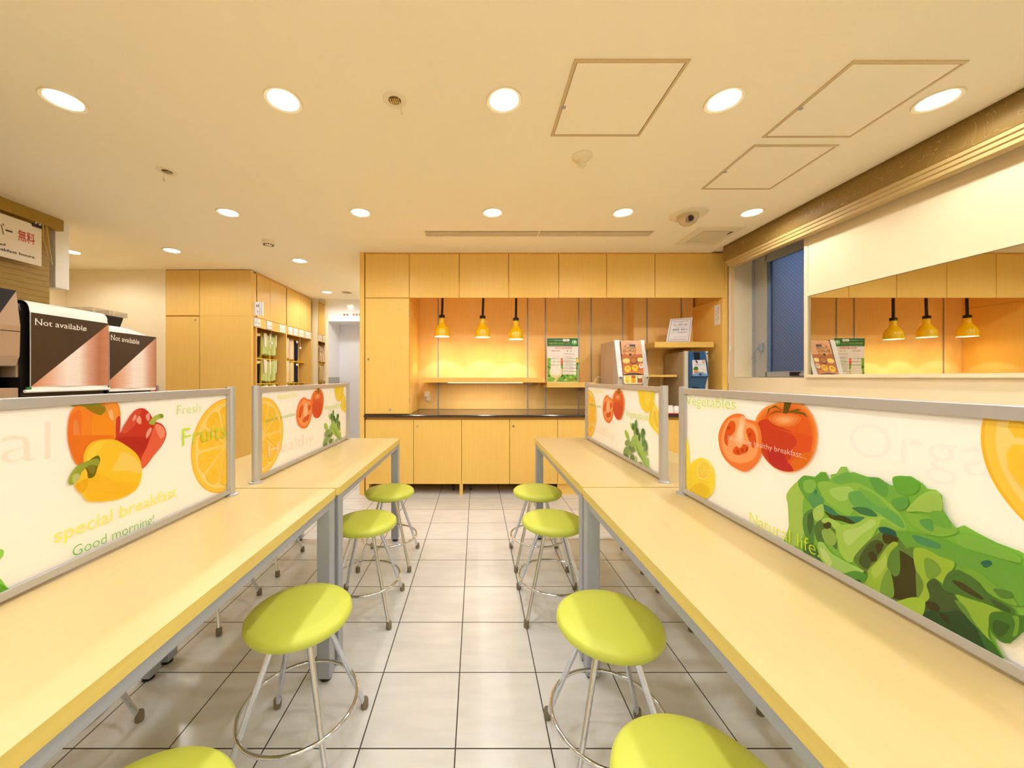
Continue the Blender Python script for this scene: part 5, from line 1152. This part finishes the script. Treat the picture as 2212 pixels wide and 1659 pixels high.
def far_art(b, xf, side, lo, hi, zl, zh, cl):
    # drawn once in the coordinates of the far right panel, mirrored in reading direction for the left one
    RH = 2.633 if side < 0 else None
    def to3(p):
        q = on_x(p[0], p[1], XR-.003)
        d = 2.637-q.y
        z = q.z
        return Vector((xf, (hi+.0-d+.03) if side < 0 else (lo-.03+d), z))
    A = Art(b, to3, (side, 0, 0), trans=True, clamp=cl, rough=.22, tf=lambda p: (1260+p[0]/7.542, 820+p[1]/7.542))
    cY = (hi-.02) if side < 0 else (lo+.02)
    orange_slice(A, lambda a, z: cl(Vector((xf, a, z))), (cY, .908), .165, lo, hi)
    A.text('Natural life...', (165, 215), (335, 222), 62, (236, 230, 96) , thin=.004)
    A.text('Healthy', (108, 795), (500, 1010), 150, (244, 226, 204), thin=.012)
    A.text('special  breakfast', (90, 420), (302, 468), 42, (156, 196, 96), thin=.004)
    A.nest([(470, 330), (490, 230), (530, 175), (575, 160), (620, 180), (655, 260), (668, 380), (655, 520), (620, 630), (575, 660), (530, 630), (490, 540), (472, 430)], (242, 140, 60), (230, 92, 34), (580, 430), 4, lo=.7)
    A.poly([(485, 400), (560, 380), (620, 420), (640, 500), (610, 620), (570, 655), (520, 610), (490, 520)], (224, 80, 42), True); A.nest([(510, 270), (560, 230), (610, 270), (600, 330), (530, 340)], (238, 120, 54), (248, 180, 120), (560, 285), 3, lo=.3)
    A.poly([(562, 215), (560, 135), (596, 135), (584, 215)], (150, 110, 40))
    for pts in ([(565, 200), (530, 190), (545, 212)], [(580, 200), (625, 190), (605, 216)], [(570, 205), (560, 240), (582, 235)]): A.poly(pts, (130, 106, 40))
    ct = [(312, 480), (322, 370), (350, 280), (392, 252), (425, 290), (470, 320), (488, 430), (480, 560), (455, 660), (410, 712), (360, 670), (325, 590)]
    A.poly(ct, (240, 122, 44), True); A.poly([(400+(x-400)*.86, 480+(y-480)*.86) for x, y in ct], (248, 166, 96), True)
    for pts in ([(330, 500), (340, 400), (372, 350), (378, 420), (350, 520)], [(430, 400), (460, 380), (470, 440), (440, 470)], [(370, 580), (400, 540), (450, 530), (440, 600), (390, 620)]): A.poly(pts, (230, 96, 34), True)
    A.poly([(385, 400), (410, 330), (430, 420), (425, 520), (400, 540), (380, 480)], (252, 206, 150), True)
    A.poly([(908, 130), (1145, 130), (1155, 250), (1140, 400), (1100, 490), (1040, 535), (980, 505), (930, 420), (905, 300)], (244, 216, 62), True); A.poly([(1010, 200), (1080, 180), (1110, 300), (1060, 420), (1000, 360)], (248, 226, 86), True)
    A.poly([(1075, 600), (1100, 450), (1145, 370), (1190, 440), (1230, 560), (1240, 890), (1180, 850), (1110, 770), (1070, 690)], (244, 218, 64), True); A.poly([(1120, 600), (1135, 470), (1165, 430), (1200, 560), (1235, 700), (1235, 830), (1160, 760)], (250, 234, 124), True); A.poly([(1140, 600), (1160, 500), (1190, 580), (1225, 720), (1225, 800), (1165, 720)], (244, 212, 66), True)
    A.text('Vegetables', (685, 590), (1060, 672), 105, (200, 224, 104), thin=.010)
    for cx, cy, rx, ry, r, c in ((710, 905, 26, 88, -18, (166, 202, 84)), (785, 760, 15, 60, -14, (164, 198, 92)), (812, 770, 16, 66, 0, (62, 112, 62)), (852, 760, 24, 108, 6, (84, 148, 64)), (880, 850, 22, 66, -6, (52, 96, 50)), (840, 850, 20, 60, 4, (120, 168, 80)), (915, 945, 18, 74, 5, (66, 110, 56)), (968, 885, 27, 92, 0, (78, 146, 62)), (990, 850, 12, 50, -8, (44, 100, 46)), (975, 1010, 26, 90, 0, (112, 168, 78)), (1010, 1080, 34, 96, -5, (92, 134, 72)), (1000, 1120, 18, 60, 0, (128, 168, 96)),
        (722, 1035, 44, 56, 20, (134, 164, 92)), (700, 1180, 46, 88, 8, (128, 164, 86)), (760, 1160, 50, 80, 30, (140, 176, 92)), (800, 1130, 40, 62, -20, (112, 142, 78)), (800, 1040, 30, 70, 10, (150, 190, 96)), (690, 1250, 40, 40, 0, (96, 126, 62)), (800, 1280, 34, 62, 0, (100, 130, 62)), (1030, 1200, 26, 36, 0, (150, 184, 92)), (1058, 1330, 10, 58, 0, (156, 192, 96)), (855, 1305, 14, 66, 4, (164, 196, 100)), (930, 1372, 34, 30, 0, (132, 168, 80)), (760, 1110, 20, 30, 0, (88, 120, 62))): A.ell(cx, cy, rx, ry, c, r, 18)
    A.poly([(790, 960), (860, 900), (930, 1030), (1000, 1200), (1060, 1380), (1104, 1500), (1050, 1470), (980, 1350), (900, 1230), (820, 1080)], (164, 200, 96), True)
    for k in range(6): x = 830+k*22; A.poly([(x, 980+k*50), (x+6, 980+k*50), (x+90, 1240+k*40), (x+82, 1240+k*40)], (130, 172, 78))
t1 = partition(XR, .36, 1.404, 'right near partition printed with tomatoes and a big green lettuce', -1, right_near)
t2 = partition(XR+.006, 1.560, 2.640, 'right far partition printed with tomatoes, lemons and herbs', -1, far_art)
t3 = partition(XLn, .36, 1.388, 'left near partition printed with three bell peppers and an orange', 1, left_near)
t4 = partition(XLn, 1.549, 2.640, 'left far partition printed with orange, tomatoes and herbs', 1, far_art)
